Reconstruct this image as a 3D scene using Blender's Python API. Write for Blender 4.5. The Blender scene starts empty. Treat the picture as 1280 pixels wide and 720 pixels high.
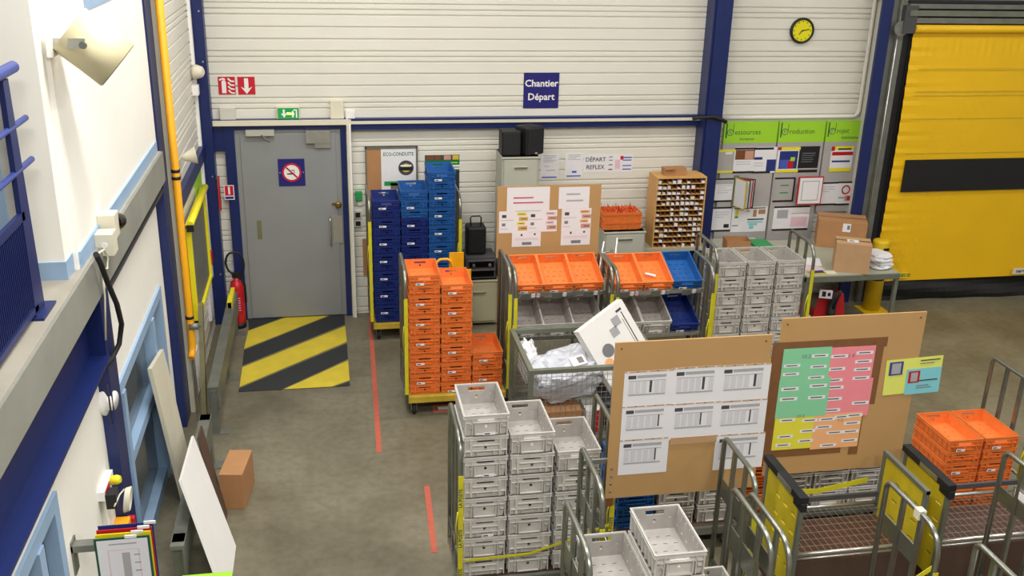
import bpy, math, random
from mathutils import Vector, Matrix, noise
random.seed(7)
C = bpy.context.scene.collection
PI = math.pi
R = math.radians

# ------------------------------------------------------------ camera
FPX, YAW, PITCH, ROLL, CH = 1245.33, 0.19089341, 0.36032123, 0.02656183, 4.4
cf = Vector((math.sin(YAW)*math.cos(PITCH), math.cos(YAW)*math.cos(PITCH), -math.sin(PITCH)))
_r = Vector((math.cos(YAW), -math.sin(YAW), 0)); _u = _r.cross(cf)
cr = _r*math.cos(ROLL) + _u*math.sin(ROLL); cu = cr.cross(cf)
cam_d = bpy.data.cameras.new('camera'); cam = bpy.data.objects.new('camera', cam_d); C.objects.link(cam)
cam_d.sensor_width = 36; cam_d.lens = FPX/1280*36; cam_d.clip_start = .05; cam_d.clip_end = 100
M = Matrix((cr, cu, -cf)).transposed().to_4x4(); M.translation = Vector((0, 0, CH)); cam.matrix_world = M
bpy.context.scene.camera = cam
CP = Vector((0, 0, CH))
def at(axis, val, px, py):                       # point of a real plane (x, y or z = val) read off the survey of the hall
    d = cr*(px-640) + cu*(360-py) + cf*FPX
    return CP + d*((val-CP[axis])/d[axis])

# ------------------------------------------------------------ materials
def lin(c):
    c = c/255
    return c/12.92 if c <= .04045 else ((c+.055)/1.055)**2.4
MT = {}
def mat(name, rgb, rough=.6, metal=0., var=.06, scale=8., bump=0., spec=.5, bscale=None):
    m = bpy.data.materials.new(name); m.use_nodes = True; nt = m.node_tree; N = nt.nodes; L = nt.links
    b = N['Principled BSDF']; base = (lin(rgb[0]), lin(rgb[1]), lin(rgb[2]), 1)
    b.inputs['Roughness'].default_value = rough; b.inputs['Metallic'].default_value = metal
    b.inputs['Specular IOR Level'].default_value = spec
    tc = N.new('ShaderNodeTexCoord'); nz = N.new('ShaderNodeTexNoise'); nz.inputs['Scale'].default_value = scale
    nz.inputs['Detail'].default_value = 4; L.new(tc.outputs['Object'], nz.inputs['Vector'])
    mx = N.new('ShaderNodeMix'); mx.data_type = 'RGBA'
    mx.inputs[6].default_value = tuple(max(0, v*(1-var*2)) for v in base[:3])+(1,)
    mx.inputs[7].default_value = tuple(min(1, v*(1+var*2)) for v in base[:3])+(1,)
    L.new(nz.outputs['Fac'], mx.inputs[0]); L.new(mx.outputs[2], b.inputs['Base Color'])
    if bump:
        bp = N.new('ShaderNodeBump'); bp.inputs['Strength'].default_value = bump; bp.inputs['Distance'].default_value = .01
        n2 = N.new('ShaderNodeTexNoise'); n2.inputs['Scale'].default_value = bscale or scale*3; n2.inputs['Detail'].default_value = 3
        L.new(tc.outputs['Object'], n2.inputs['Vector']); L.new(n2.outputs['Fac'], bp.inputs['Height']); L.new(bp.outputs[0], b.inputs['Normal'])
    MT[name] = m; return m
mat('panel_white', (226, 223, 211), .45, 0, .03, 1.5)
mat('panel_strip', (206, 204, 193), .5, 0, .03, 2)
mat('plaster', (248, 245, 236), .8, 0, .02, 2)
mat('plaster_grey', (205, 203, 198), .8, 0, .03, 2)
mat('blue_steel', (20, 36, 92), .4, 0, .08, 6)
mat('rail_blue', (44, 66, 150), .4, 0, .08, 6)
mat('light_blue', (150, 178, 208), .5, 0, .05, 4)
mat('slab', (140, 140, 130), .8, 0, .12, 3, .2)
mat('slab_top', (158, 152, 138), .85, 0, .12, 4, .2)
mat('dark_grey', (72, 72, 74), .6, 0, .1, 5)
mat('door_grey', (140, 142, 142), .5, 0, .05, 2.5)
mat('brass', (150, 125, 60), .35, .9, .1)
mat('steel', (146, 148, 138), .3, .85, .12, 12)
mat('steel_dull', (130, 132, 124), .5, .6, .15, 9)
mat('steel_green', (118, 122, 108), .55, .3, .12, 9)
mat('steel_bright', (205, 205, 200), .3, .9, .1, 12)
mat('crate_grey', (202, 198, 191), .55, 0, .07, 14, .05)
mat('crate_grey_shaded', (166, 161, 155), .6, 0, .1, 14)  # inside of the grey crates, with their interior shade put into the colour
mat('crate_orange', (232, 124, 56), .45, 0, .08, 12, .05)
mat('crate_navy', (22, 44, 116), .4, 0, .08, 12, .05)
mat('crate_blue', (30, 90, 158), .4, 0, .08, 12, .05)
mat('strap', (206, 196, 30), .6, 0, .1, 14)
mat('yellow_panel', (205, 185, 30), .6, 0, .12, 10)
mat('deck_yellow', (190, 160, 50), .7, 0, .2, 8)
mat('shelf_brown', (84, 56, 44), .5, 0, .2, 5)
mat('deck_brown', (82, 62, 48), .7, 0, .15, 6)
mat('rubber', (26, 26, 28), .7, 0, .1)
mat('black', (20, 20, 22), .55, 0, .1)
mat('black_gloss', (12, 12, 14), .12, 0, .02)
mat('white', (238, 236, 232), .6, 0, .015, 6)
mat('paper', (232, 230, 232), .7, 0, .015, 20)
mat('ink', (70, 70, 76), .8, 0, .1, 60)
mat('ink_light', (168, 168, 172), .8, 0, .1, 60)
mat('ink_mid', (120, 120, 124), .8, 0, .1, 60)
mat('ink_red', (190, 50, 90), .8)
mat('ink_pink', (226, 190, 200), .8)
mat('ink_blue', (70, 90, 180), .8)
mat('sign_blue', (32, 32, 112), .4, 0, .02)
mat('sign_red', (196, 20, 44), .45, 0, .03)
mat('sign_green', (14, 112, 62), .45, 0, .03)
mat('lime', (160, 214, 44), .5, 0, .02)
mat('teal_dark', (20, 80, 60), .5)
mat('silver_panel', (190, 186, 184), .35, .25, .06, 1.2)
mat('cardboard', (176, 128, 84), .8, 0, .06, 8, .1)
mat('cardboard_pale', (188, 150, 110), .8, 0, .06, 8, .1)
mat('hardboard', (186, 146, 94), .75, 0, .05, 3, .05)
mat('brown_tape', (128, 88, 56), .3, 0, .1, 14)
mat('beech', (214, 164, 96), .5, 0, .08, 10)
mat('wood_dark', (120, 70, 34), .7, 0, .1)
mat('fabric_yellow', (240, 190, 10), .5, 0, .04, 2, .12, .5, 30)
mat('clock_yellow', (232, 222, 20), .5, 0, .02)
mat('pipe_yellow', (240, 168, 20), .4, 0, .05, 6)
mat('frame_yellow', (236, 222, 30), .45, 0, .05, 6)
mat('red', (190, 24, 36), .35, 0, .05)
mat('red_tape', (186, 92, 72), .75, 0, .12, 30)
mat('mat_yellow', (208, 186, 52), .7, 0, .1, 6)
mat('mat_black', (42, 44, 46), .75, 0, .08, 8)
mat('mat_frame', (118, 112, 78), .7, 0, .1, 6)
mat('cream', (222, 216, 194), .5, 0, .03, 4)
mat('horn_cream', (222, 212, 172), .5, 0, .02, 3)
mat('cabinet_grey', (182, 182, 168), .5, 0, .04, 4)
mat('cabinet_beige', (178, 172, 142), .5, 0, .05, 4)
mat('bag_silver', (198, 200, 208), .42, .1, .1, 9, .5, .5, 14)
mat('bag_white', (232, 232, 236), .4, 0, .04, 6, .4, .5, 16)
mat('green_sheet', (134, 206, 160), .75, 0, .02)
mat('pink_sheet', (240, 140, 150), .75, 0, .02)
mat('yellow_sheet', (226, 218, 60), .75, 0, .02)
mat('orange_sheet', (240, 178, 122), .75, 0, .02)
mat('pale_yellow', (226, 230, 110), .7, 0, .02)
mat('cyan_sheet', (130, 204, 214), .7, 0, .02)
mat('navy', (28, 44, 120), .6)
mat('green_plastic', (40, 150, 80), .5)
mat('sack_blue', (60, 70, 130), .7)
mat('purple_blue', (60, 66, 140), .6)
mat('dark_inside', (34, 36, 40), .5)
mat('table_top', (168, 168, 150), .5, 0, .05, 4)
mat('print_pale', (212, 210, 214), .7)
mat('bollard_yellow', (222, 186, 24), .45, 0, .06, 6)
mat('rose', (216, 190, 200), .7)
mat('skin_print', (200, 150, 130), .7)
# concrete floor
def floor_mat():
    m = bpy.data.materials.new('concrete'); m.use_nodes = True; nt = m.node_tree; N = nt.nodes; L = nt.links
    b = N['Principled BSDF']; tc = N.new('ShaderNodeTexCoord')
    n1 = N.new('ShaderNodeTexNoise'); n1.inputs['Scale'].default_value = .9; n1.inputs['Detail'].default_value = 6; n1.inputs['Roughness'].default_value = .6
    n2 = N.new('ShaderNodeTexNoise'); n2.inputs['Scale'].default_value = 14; n2.inputs['Detail'].default_value = 6
    n3 = N.new('ShaderNodeTexVoronoi'); n3.inputs['Scale'].default_value = 5
    for n in (n1, n2, n3): L.new(tc.outputs['Object'], n.inputs['Vector'])
    r1 = N.new('ShaderNodeValToRGB'); e = r1.color_ramp.elements
    e[0].position = .35; e[0].color = (lin(98), lin(92), lin(74), 1); e[1].position = .65; e[1].color = (lin(130), lin(124), lin(104), 1)
    L.new(n1.outputs['Fac'], r1.inputs[0])
    mx = N.new('ShaderNodeMix'); mx.data_type = 'RGBA'; mx.blend_type = 'MULTIPLY'; mx.inputs[0].default_value = .45
    r2 = N.new('ShaderNodeValToRGB'); e = r2.color_ramp.elements; e[0].position = .3; e[0].color = (.55, .54, .5, 1); e[1].position = .6; e[1].color = (1, 1, 1, 1)
    L.new(n2.outputs['Fac'], r2.inputs[0]); L.new(r1.outputs[0], mx.inputs[6]); L.new(r2.outputs[0], mx.inputs[7])
    m2 = N.new('ShaderNodeMix'); m2.data_type = 'RGBA'; m2.blend_type = 'MULTIPLY'; m2.inputs[0].default_value = .8
    r3 = N.new('ShaderNodeValToRGB'); e = r3.color_ramp.elements; e[0].position = .015; e[0].color = (.45, .42, .38, 1); e[1].position = .04; e[1].color = (1, 1, 1, 1)
    L.new(n3.outputs['Distance'], r3.inputs[0]); L.new(mx.outputs[2], m2.inputs[6]); L.new(r3.outputs[0], m2.inputs[7])
    L.new(m2.outputs[2], b.inputs['Base Color']); b.inputs['Roughness'].default_value = .42
    MT['concrete'] = m
floor_mat()
def glass_mat():
    m = bpy.data.materials.new('glass'); m.use_nodes = True; b = m.node_tree.nodes['Principled BSDF']
    b.inputs['Base Color'].default_value = (.75, .82, .85, 1); b.inputs['Roughness'].default_value = .05
    b.inputs['Transmission Weight'].default_value = .9; b.inputs['IOR'].default_value = 1.15; MT['glass'] = m
glass_mat()
def emis(name, rgb, s):
    m = bpy.data.materials.new(name); m.use_nodes = True; b = m.node_tree.nodes['Principled BSDF']
    b.inputs['Base Color'].default_value = (*[lin(c) for c in rgb], 1)
    b.inputs['Emission Color'].default_value = (*[lin(c) for c in rgb], 1); b.inputs['Emission Strength'].default_value = s; MT[name] = m
emis('tube_light', (255, 250, 235), 6)
emis('exit_green', (20, 140, 70), .35)
emis('exit_glow', (240, 255, 120), 1.2)

# ------------------------------------------------------------ mesh builder
class MB:
    def __init__(s): s.v = []; s.f = []; s.m = []; s.mats = []; s.sm = []
    def mi(s, k):
        if k not in s.mats: s.mats.append(k)
        return s.mats.index(k)
    def face(s, pts, k, smooth=False):
        n = len(s.v); s.v += [tuple(p) for p in pts]; s.f.append(tuple(range(n, n+len(pts)))); s.m.append(s.mi(k)); s.sm.append(smooth)
    def box(s, x0, x1, y0, y1, z0, z1, k, T=None):
        P = [(x, y, z) for z in (z0, z1) for y in (y0, y1) for x in (x0, x1)]
        if T is not None: P = [tuple(T @ Vector(p)) for p in P]
        n = len(s.v); s.v += P; i = s.mi(k)
        for f in ((0, 2, 3, 1), (4, 5, 7, 6), (0, 1, 5, 4), (2, 6, 7, 3), (0, 4, 6, 2), (1, 3, 7, 5)):
            s.f.append(tuple(n+q for q in f)); s.m.append(i); s.sm.append(False)
        return s
    def hexa(s, bot, top, k):                    # two quads joined
        n = len(s.v); s.v += [tuple(p) for p in bot]+[tuple(p) for p in top]; i = s.mi(k); q = len(bot)
        s.f.append(tuple(n+j for j in reversed(range(q)))); s.m.append(i); s.sm.append(False)
        s.f.append(tuple(n+q+j for j in range(q))); s.m.append(i); s.sm.append(False)
        for j in range(q):
            s.f.append((n+j, n+(j+1) % q, n+q+(j+1) % q, n+q+j)); s.m.append(i); s.sm.append(False)
        return s
    def tube(s, path, r, k, n=10, closed=False, flat=1.):
        path = [Vector(p) for p in path]; i = s.mi(k); L = len(path); base = len(s.v); up = None
        for a in range(L):
            if closed: t = path[(a+1) % L]-path[a-1]
            else: t = path[min(a+1, L-1)]-path[max(a-1, 0)]
            t.normalize()
            if up is None:
                up = Vector((0, 0, 1)) if abs(t.z) < .9 else Vector((1, 0, 0))
            side = t.cross(up).normalized(); up = side.cross(t).normalized()
            for j in range(n):
                an = 2*PI*j/n; s.v.append(tuple(path[a]+side*math.cos(an)*r+up*math.sin(an)*r*flat))
        for a in range(L if closed else L-1):
            b = (a+1) % L
            for j in range(n):
                s.f.append((base+a*n+j, base+a*n+(j+1) % n, base+b*n+(j+1) % n, base+b*n+j)); s.m.append(i); s.sm.append(True)
        if not closed:
            s.f.append(tuple(base+j for j in reversed(range(n)))); s.m.append(i); s.sm.append(False)
            s.f.append(tuple(base+(L-1)*n+j for j in range(n))); s.m.append(i); s.sm.append(False)
        return s
    def lathe(s, prof, c, axis, k, n=24, cap=True):     # profile (r, h) about axis from c
        c = Vector(c); ax = Vector(axis).normalized(); a = ax.orthogonal().normalized(); b = ax.cross(a); base = len(s.v); i = s.mi(k)
        for r_, h in prof:
            for j in range(n):
                an = 2*PI*j/n; s.v.append(tuple(c+ax*h+(a*math.cos(an)+b*math.sin(an))*r_))
        for q in range(len(prof)-1):
            for j in range(n):
                s.f.append((base+q*n+j, base+q*n+(j+1) % n, base+(q+1)*n+(j+1) % n, base+(q+1)*n+j)); s.m.append(i); s.sm.append(True)
        if cap:
            s.f.append(tuple(base+j for j in reversed(range(n)))); s.m.append(i); s.sm.append(False)
            q = len(prof)-1; s.f.append(tuple(base+q*n+j for j in range(n))); s.m.append(i); s.sm.append(False)
        return s
    def holed(s, P, Q, us, vs, holes, k, k2=None):      # a wall between surfaces P and Q with rectangular holes
        us = sorted(set(us+[h[0] for h in holes]+[h[1] for h in holes])); vs = sorted(set(vs+[h[2] for h in holes]+[h[3] for h in holes]))
        def hole(i, j):
            if i < 0 or j < 0 or i >= len(us)-1 or j >= len(vs)-1: return True
            cu_, cv_ = (us[i]+us[i+1])/2, (vs[j]+vs[j+1])/2
            return any(h[0] < cu_ < h[1] and h[2] < cv_ < h[3] for h in holes)
        k2 = k2 or k
        for i in range(len(us)-1):
            for j in range(len(vs)-1):
                if hole(i, j): continue
                a, b, c, d = us[i], us[i+1], vs[j], vs[j+1]
                s.face([P(a, c), P(b, c), P(b, d), P(a, d)], k); s.face([Q(a, c), Q(a, d), Q(b, d), Q(b, c)], k2)
                if hole(i-1, j): s.face([P(a, c), P(a, d), Q(a, d), Q(a, c)], k)
                if hole(i+1, j): s.face([P(b, c), Q(b, c), Q(b, d), P(b, d)], k)
                if hole(i, j-1): s.face([P(a, c), Q(a, c), Q(b, c), P(b, c)], k)
                if hole(i, j+1): s.face([P(a, d), P(b, d), Q(b, d), Q(a, d)], k)
        return s
    def text(s, txt, o, right, up, size, k, align='CENTER', depth=0., bold=0., sx=1.):
        cd = bpy.data.curves.new('t', 'FONT'); cd.body = txt; cd.size = size; cd.align_x = align; cd.align_y = 'CENTER'; cd.offset = bold; cd.resolution_u = 2
        ob = bpy.data.objects.new('t', cd); me = bpy.data.meshes.new_from_object(ob)
        o = Vector(o); right = Vector(right).normalized(); up = Vector(up).normalized(); n = len(s.v); i = s.mi(k)
        s.v += [tuple(o+right*v.co.x*sx+up*v.co.y) for v in me.vertices]
        for p in me.polygons: s.f.append(tuple(n+q for q in p.vertices)); s.m.append(i); s.sm.append(False)
        bpy.data.objects.remove(ob); bpy.data.curves.remove(cd); bpy.data.meshes.remove(me)
        return s
    def build(s, name, parent=None, origin=None, bevel=0, recentre=True):
        me = bpy.data.meshes.new(name); V = s.v
        if parent is None and origin is None and recentre:
            xs = [v[0] for v in V]; ys = [v[1] for v in V]; zs = [v[2] for v in V]
            origin = ((min(xs)+max(xs))/2, (min(ys)+max(ys))/2, min(zs))
        if origin: V = [(v[0]-origin[0], v[1]-origin[1], v[2]-origin[2]) for v in V]
        me.from_pydata(V, [], s.f)
        for k in s.mats: me.materials.append(MT[k])
        me.polygons.foreach_set('material_index', s.m); me.polygons.foreach_set('use_smooth', s.sm); me.update()
        o = bpy.data.objects.new(name, me); C.objects.link(o)
        if parent: o.parent = parent
        elif origin: o.location = origin
        if bevel:
            b = o.modifiers.new('bevel', 'BEVEL'); b.width = bevel; b.segments = 2; b.limit_method = 'ANGLE'
        return o
def tag(o, label, cat, group=None):
    o['label'] = label; o['category'] = cat
    if group: o['group'] = group
    return o
def struct(o): o['kind'] = 'structure'; return o
def thing(name, label, cat, loc, rot=(0, 0, 0), group=None):
    o = bpy.data.objects.new(name, None); C.objects.link(o); o.location = loc; o.rotation_euler = rot; o.empty_display_size = .1
    return tag(o, label, cat, group)
def dup(root, loc, rot=None):
    r_ = root.copy(); C.objects.link(r_); r_.location = loc
    if rot is not None: r_.rotation_euler = rot
    for ch in list(root.children):
        c_ = ch.copy(); C.objects.link(c_); c_.parent = r_
        for g in list(ch.children):
            d_ = g.copy(); C.objects.link(d_); d_.parent = c_
    return r_
def arc_path(y0, y1, z0, z1, rf, rb, x):          # inverted U in a YZ plane
    p = [(x, y1, z0), (x, y1, z1-rb)]
    for a in range(1, 7): t = a/6*PI/2; p.append((x, y1-rb+rb*math.cos(t), z1-rb+rb*math.sin(t)))
    for a in range(0, 9): t = PI/2+a/8*PI/2; p.append((x, y0+rf+rf*math.cos(t), z1-rf+rf*math.sin(t)))
    p.append((x, y0, z0)); return p

YB = 10.86       # face of the back wall
XL = -1.30       # face of the left panelled wall
# ============================================================ SETTING
m = MB(); m.box(-6, 12, -5, 11.2, -.1, 0, 'concrete'); struct(m.build('floor', recentre=False))
# grooves of the sandwich panels: three broad boards and two narrow ones per period
zg = at(1, YB, 600, 19.5).z; zg2 = at(1, YB, 600, 133).z; per = (zg-zg2)/2
def grooves(z0, z1):
    out = []; z = zg+per*8
    while z > z0-per:
        for d in (0, .255*per, .51*per, .765*per, .885*per): out.append(z-d)
        z -= per
    return sorted(g for g in out if z0+.01 < g < z1-.01)
def panel_wall(mb, z0, z1, put, a0, a1):
    zs = [(z0, 0)]
    for g in grooves(z0, z1): zs += [(g-.016, 0), (g-.007, .018), (g+.004, .018), (g+.006, 0)]
    zs.append((z1, 0))
    for (za, da), (zb, db) in zip(zs, zs[1:]): mb.face([put(a0, da, za), put(a1, da, za), put(a1, db, zb), put(a0, db, zb)], 'panel_white')
m = MB(); panel_wall(m, 0, 7, lambda a, d, z: (a, YB+d, z), -6, 12); m.box(-6, 12, YB+.02, YB+.3, 0, 7, 'panel_white'); struct(m.build('wall_back', recentre=False))
m = MB(); panel_wall(m, 0, 7, lambda a, d, z: (XL-d, a, z), YB, 8.62); m.box(XL-.3, XL-.02, 8.62, YB, 0, 7, 'panel_white'); struct(m.build('wall_left', recentre=False))
# ceiling, right and rear walls of the hall
m = MB(); m.box(-6, 12, -5, 11.2, 7, 7.1, 'panel_strip'); struct(m.build('ceiling', recentre=False))
m = MB(); m.box(12, 12.2, -5, 11.2, 0, 7, 'plaster_grey'); struct(m.build('wall_right', recentre=False))
m = MB(); m.box(-6, 12, -5.2, -5, 0, 7, 'plaster_grey'); struct(m.build('wall_rear', recentre=False))
m = MB(); m.box(-6.2, -6, -5, 11.2, 0, 7, 'plaster_grey'); struct(m.build('wall_far_left', recentre=False))

XO = -1.40        # office wall face
XU = -1.345       # upper office wall face
# office upper wall above the slab
ZS0, ZS1 = 2.29, 2.53
m = MB(); m.box(-1.6, XU, 5.42, 8.3, ZS1, 7, 'plaster'); m.box(XU, XU+.012, 5.45, 8.25, ZS1, ZS1+.09, 'light_blue')
struct(m.build('wall_office_upper', recentre=False))
m = MB(); m.box(-5.9, -1.42, 5.3, 5.42, ZS1, 7, 'plaster_grey'); m.box(-1.55, -1.37, 5.27, 5.42, ZS1+.10, 7, 'plaster')
m.box(-1.56, -1.365, 5.262, 5.43, ZS1, ZS1+.10, 'light_blue'); m.box(-5.9, -1.62, 5.285, 5.3, ZS1, ZS1+1.0, 'light_blue')
struct(m.build('wall_return', recentre=False))
# mezzanine slab with its steel edge
m = MB(); m.box(-5.9, -1.302, -1, 8.28, ZS0, ZS1-.004, 'slab'); m.box(-5.9, -1.315, -1, 8.28, ZS1-.004, ZS1, 'slab_top'); m.box(-1.302, -1.298, -1, 8.28, ZS0, ZS1, 'slab')
struct(m.build('trim_1', recentre=False))
# edge beam: web, lower flange
m = MB(); m.box(-1.44, -1.425, -1, 5.73, 1.885, ZS0-.02, 'blue_steel'); m.box(-1.58, -1.31, -1, 5.72, 1.865, 1.885, 'blue_steel'); m.box(-1.5, -1.31, -1, 5.73, ZS0-.02, ZS0-.001, 'blue_steel')
struct(m.build('trim_2', recentre=False))
m = MB(); m.box(-1.5, -1.32, 6.0, 8.28, 2.20, 2.215, 'dark_grey'); m.box(-1.40, -1.385, 6.0, 8.28, 2.21, ZS0, 'dark_grey')
struct(m.build('trim_3', recentre=False))
# office lower wall with openings
def hole_wall():
    m = MB(); wins = [(3.4, 4.55, .0, 1.62), (5.95, 8.0, .0, 1.42), (-1, 5.75, 1.86, ZS0)]
    m.holed(lambda u, v: (XO, u, v), lambda u, v: (XO-.18, u, v), [-1, 8.3], [0, ZS0], wins, 'plaster')
    struct(m.build('wall_office_lower', recentre=False))
hole_wall()
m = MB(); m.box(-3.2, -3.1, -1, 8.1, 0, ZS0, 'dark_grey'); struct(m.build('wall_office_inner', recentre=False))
def window(n, y0, y1, z1, splits):
    w = bpy.data.objects.new('window_%d' % n, None); C.objects.link(w); w.location = (XO, (y0+y1)/2, 0); struct(w)
    o = Vector(w.location); f = MB()
    def b(a0, a1, c0, c1, d0=-.1, d1=.02, k='light_blue'): f.box(d0, d1, a0-o.y, a1-o.y, c0, c1, k)
    b(y0-.03, y0+.05, 0, z1+.05); b(y1-.05, y1+.03, 0, z1+.05); b(y0+.05, y1-.05, z1-.03, z1+.05)
    for s_ in splits: b(s_-.04, s_+.04, 0, z1-.03, -.098, .03)
    b(y0, y1, .0, .1); b(y0, y1, .78, .86, -.08, .01)
    f.build('window_frame', w, origin=None)
    g = MB(); g.box(-.055, -.05, y0+.05-o.y, y1-.05-o.y, .1, z1-.03, 'glass'); g.build('pane', w)
window(1, 3.4, 4.55, 1.62, [4.2]); window(2, 5.95, 8.0, 1.42, [6.25, 7.5])
# columns
def column(n, x0, x1, y0, y1, z1=7, k='blue_steel', z0=0):
    m = MB(); m.box(x0, x1, y0, y0+.016, z0, z1, k); m.box(x0, x1, y1-.016, y1, z0, z1, k); m.box((x0+x1)/2-.012, (x0+x1)/2+.012, y0, y1, z0, z1, k)
    return struct(m.build('trim_%d' % n, recentre=False))
m = MB(); ya = at(0, -1.33, 180, 0).y; yb = at(0, -1.33, 189, 0).y; m.box(-1.5, -1.33, ya, ya+.015, 0, 7, 'blue_steel'); m.box(-1.5, -1.33, yb-.015, yb, 0, 7, 'blue_steel'); m.box(-1.5, -1.332, ya+.015, yb-.015, 0, 7, 'blue_steel'); struct(m.build('trim_4', recentre=False))
m = MB(); m.box(-1.5, -1.33, 5.72, 5.95, 0, ZS0, 'blue_steel'); struct(m.build('trim_5', recentre=False))
m = MB(); m.box(-1.298, -1.165, 10.7, YB, 0, 7, 'blue_steel')
for z in (.6, 1.7, 2.9, 3.4): m.lathe([(.009, 0), (.009, .008)], (-1.2, 10.7, z), (0, -1, 0), 'steel_bright', 8)
struct(m.build('trim_6', recentre=False))
xa = at(1, 10.62, 897, 0).x; xb = at(1, 10.62, 917.5, 0).x
m = MB(); m.box(xa+.005, xb, 10.62, 10.64, 0, 7, 'blue_steel'); m.box(xa-.02, xa+.11, 10.64, YB, 0, 7, 'blue_steel'); m.box(xb-.012, xb, 10.63, YB, 0, 7, 'blue_steel')
struct(m.build('trim_7', recentre=False)); XC0, XC1 = xa-.02, xb
zbm = at(1, 10.78, 600, 160.5).z; zbt = at(1, 10.78, 600, 147).z; zbw = at(1, 10.78, 600, 151).z
m = MB(); m.box(.245, XC0, 10.78, YB, zbm, zbt, 'blue_steel'); m.box(.245, XC0, 10.76, 10.78, zbw-.018, zbw+.012, 'cream'); struct(m.build('trim_8', recentre=False))
# door surround
m = MB(); m.box(-1.165, -1.055, 10.8, YB, 1.95, zbt, 'blue_steel'); m.box(-1.06, -.955, 10.79, YB, 0, zbt, 'blue_steel'); m.box(.155, .215, 10.79, YB, 0, zbt, 'blue_steel'); m.box(-.955, .155, 10.79, YB, 2.175, zbt, 'blue_steel')
struct(m.build('trim_9', recentre=False))
m = MB(); m.box(-1.16, .272, 10.74, 10.79, zbt-.055, zbt-.005, 'cream'); m.box(.222, .268, 10.74, 10.79, 0, zbt-.055, 'cream'); m.box(.246, .266, 10.725, 10.74, 0, zbt-.055, 'white'); struct(m.build('trim_10', recentre=False))
# left wall beam, vertical conduit strip
m = MB(); m.box(XL, XL+.05, 8.7, 10.7, 1.91, 2.05, 'blue_steel'); struct(m.build('trim_11', recentre=False))
m = MB(); m.box(XL, XL+.03, 10.6, 10.66, 0.6, 7, 'white'); struct(m.build('trim_12', recentre=False))
# upper right panel trim with its rounded corner
xr = at(1, 10.8, 1098, 0).x
m = MB(); zt = at(1, 10.8, 1000, 147).z
path = [(XC1, 10.83, zt), (xr-.1, 10.83, zt)]+[(xr-.1+.08*math.sin(a*PI/12), 10.83, zt+.08-.08*math.cos(a*PI/12)) for a in range(1, 7)]+[(xr-.02, 10.83, 7)]
m.tube(path, .022, 'panel_white', 8); struct(m.build('trim_13', recentre=False))
m = MB(); m.box(XC1, 6.3, 10.845, YB, zt-.13, zt-.02, 'panel_strip'); struct(m.build('trim_14', recentre=False))

# grey metal door
d = bpy.data.objects.new('door_1', None); C.objects.link(d); d.location = (-.40, 10.82, 0); struct(d)
m = MB(); m.box(-.555, .555, -.01, .03, .01, 2.175, 'door_grey'); m.box(-.50, .50, -.022, -.01, .02, 2.13, 'door_grey'); m.build('door_leaf', d, bevel=.003)
def dl(px, py, y=10.79): p = at(1, y, px, py); return (p.x+.40, p.z)
hx, hz0 = dl(414, 305); _, hz1 = dl(414, 272)
m = MB(); m.tube([(hx, -.022, hz0), (hx, -.06, hz0+.005), (hx, -.065, hz0+.03), (hx, -.065, hz1-.03), (hx, -.06, hz1-.005), (hx, -.022, hz1)], .011, 'steel_bright', 8)
m.box(hx+.03, hx+.13, -.026, -.022, hz0+.01, hz1+.02, 'steel_bright'); m.build('door_handle', d)
kx, kz = dl(423, 255); m = MB(); m.lathe([(.02, 0), (.02, .02), (.034, .03), (.036, .05), (.02, .062)], (kx, -.022, kz), (0, -1, 0), 'brass', 16); m.box(kx-.07, kx-.02, -.03, -.022, kz-.012, kz+.012, 'brass'); m.build('door_knob', d)
for a, b_, c_, e_ in ((307, 162, 343, 169), (382, 162, 413, 178)):
    x0, z0 = dl(a, b_); x1, z1 = dl(c_, e_); m = MB(); m.box(x0, x1, -.07, -.022, z1, z0, 'steel_bright' if a > 350 else 'cabinet_grey')
    if a > 350: m.box(x0+.09, x1, -.05, -.022, z1-.055, z1, 'steel_bright')
    else: m.tube([(x0+.16, -.075, z1+.01), (x1-.05, -.11, z1-.06)], .008, 'steel_dull', 6)
    m.build('door_closer', d)
x0, z0 = dl(321, 276); x1, z1 = dl(328, 299); m = MB(); m.box(x0, x1, -.026, -.022, z1, z0, 'mat_frame'); m.build('cover_plate', d)

# ============================================================ flat sheets and signs on walls and boards
def rect_from(Y, p):                   # p = (x0,y0,x1,y1) photo survey of a sheet that hangs in plane Y
    a = at(1, Y, p[0], p[1]); b = at(1, Y, p[2], p[3]); return a.x, b.x, a.z, b.z
SHN = [0]
def sheet(name, label, cat, Y, p, base='paper', marks=(), texts=(), th=.0008, group=None, rects=None):
    x0, x1, z1, z0 = rects or rect_from(Y, p)
    if z1 < z0: z0, z1 = z1, z0
    SHN[0] += 1; Y -= .0003*(SHN[0] % 5); m = MB(); m.box(x0, x1, Y-th, Y, z0, z1, base); W, H = x1-x0, z1-z0; e = Y-th-.0006
    for (u0, v0, u1, v1, k) in marks:
        m.face([(x0+u0*W, e, z1-v1*H), (x0+u1*W, e, z1-v1*H), (x0+u1*W, e, z1-v0*H), (x0+u0*W, e, z1-v0*H)], k); e -= .00003
    for t in texts:
        m.text(t[0], (x0+t[1]*W, e-.0004, z1-t[2]*H), (1, 0, 0), (0, 0, 1), t[3]*H, t[4], bold=(t[5] if len(t) > 5 else 0), sx=(t[6] if len(t) > 6 else 1))
    return tag(m.build(name), label, cat, group)
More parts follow.
